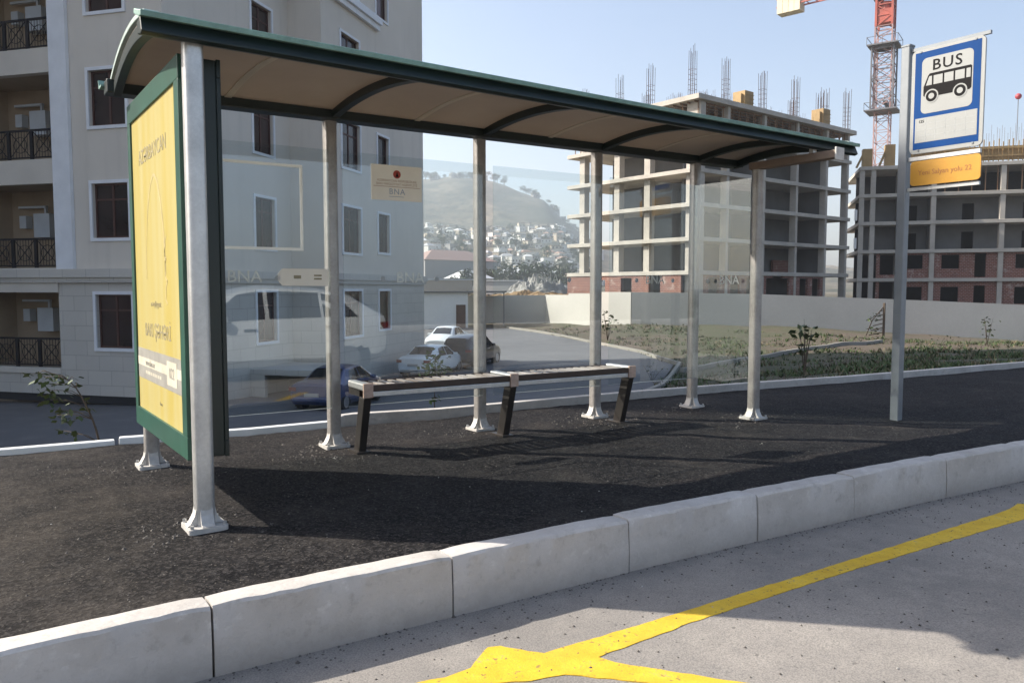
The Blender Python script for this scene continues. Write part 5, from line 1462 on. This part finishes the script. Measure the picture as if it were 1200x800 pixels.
# rubble heap and earth bank
def mound(name, px, dep, w_, d_, h, m, label, cat):
    x, y = at((px - 600) / 920 * dep, dep); z = -1.6
    mb = MB(); n = 90; k = 30; vs = [(0, 0, h)]; fs = []
    for j in range(1, k + 1):
        r = j / k
        for i in range(n):
            a = 2 * math.pi * i / n; q = noise.fractal((COS(a) * r * 4, SIN(a) * r * 4, px), .7, 2.2, 7)
            vs.append((COS(a) * r * w_, SIN(a) * r * d_, h * (1 - r ** 2.2) * (1 + .35 * q) - (1.5 if j == k else 0)))
    for i in range(n): fs.append((0, 1 + i, 1 + (i + 1) % n))
    for j in range(k - 1):
        for i in range(n): fs.append((1 + j * n + i, 1 + (j + 1) * n + i, 1 + (j + 1) * n + (i + 1) % n, 1 + j * n + (i + 1) % n))
    mb.add(vs, fs); o = mb.build(name, m); o.location = (x, y, z); o.rotation_euler = (0, 0, -YAW)
    return tag(o, label, cat, kind='structure')
mound('rubble_heap', 630, 130, 7.5, 5, 4.2, mat('pale_rubble', (.33, .315, .29), .95, 0, .35, .5, .3, 2), 'pale rubble heap behind the compound wall', 'rubble')
mound('earth_bank', 622, 100, 12, 4, 2.1, mat('orange_earth', (.36, .24, .13), .95, 0, .3, .5), 'bank of orange earth behind the compound wall', 'earth bank')
mound('earth_bank', 560, 112, 9, 4, 2.0, M['soil'], 'bank of brown earth behind the guard hut', 'earth bank')
# trees of the plain
def far_tree(px, dep, h, label, group):
    x, y = at((px - 600) / 920 * dep, dep); z = hz((px - 600) / 920 * dep, dep) if dep > 150 else -1.5
    t = thing('tree', label, 'tree', (x, y, z), 0, group)
    mb = MB(); mb.tube([(0, 0, -1), (.1, 0, h * .3), (0, .1, h * .6)], [h * .035, h * .025, h * .01], 6)
    for q in range(4): a = q * 1.6; mb.tube([(.05, 0, h * .35), (COS(a) * h * .2, SIN(a) * h * .2, h * .62)], [h * .015, h * .006], 4)
    mb.build('trunk', M['bark'], t)
    mb = MB()
    for c in range(12):
        a = random.random() * 6.28; r = random.random() ** .6 * h * .38
        cc = (COS(a) * r, SIN(a) * r, h * random.uniform(.45, .9) - r * .25)
        leaf_faces(mb, cc, 34, h * .085, h * .085)
    mb.build('crown', M['far_leaf'], t, recalc=False)
GT = 'dark trees on the plain below the hill'
for (px, dep, h) in ((578, 270, 9), (588, 262, 11), (600, 275, 12), (610, 268, 13), (620, 260, 12), (630, 275, 12), (641, 262, 12), (650, 268, 11), (660, 250, 10), (672, 258, 9), (540, 215, 7), (549, 212, 8), (556, 216, 8), (530, 300, 9), (575, 420, 12), (690, 260, 10), (545, 520, 12), (604, 600, 14), (640, 520, 12), (520, 640, 14)):
    far_tree(px, dep, h, 'dark leafy tree on the plain between the sheds and the hillside town', GT)
for k in range(34):
    px = random.uniform(495, 690); dep = random.uniform(380, 880)
    far_tree(px, dep, random.uniform(7, 12), 'small dark tree among the houses of the hillside town', 'trees among the hillside houses')
for k in range(48):
    px = random.uniform(497, 690); lat = (px - 600) / 920 * 1292
    far_tree(px, 1286 + random.uniform(-14, 6), random.uniform(8, 17), 'small tree along the crest of the hill', 'trees along the hill crest')

# ------------------------------------------------------------------ air
HAZE = .00044
if HAZE:
    mb = MB(); mb.box(-1960, 1960, -1960, 1960, -6, 260)
    m = bpy.data.materials.new('haze_air'); m.use_nodes = True; nt = m.node_tree; nt.nodes.clear()
    out = nt.nodes.new('ShaderNodeOutputMaterial'); pv = nt.nodes.new('ShaderNodeVolumePrincipled')
    pv.inputs['Color'].default_value = (.93, .96, 1, 1); pv.inputs['Density'].default_value = HAZE; pv.inputs['Anisotropy'].default_value = .3
    nt.links.new(pv.outputs[0], out.inputs['Volume'])
    o = mb.build('haze', m); tag(o, 'thin pale haze in the air over the town', 'haze', kind='stuff')
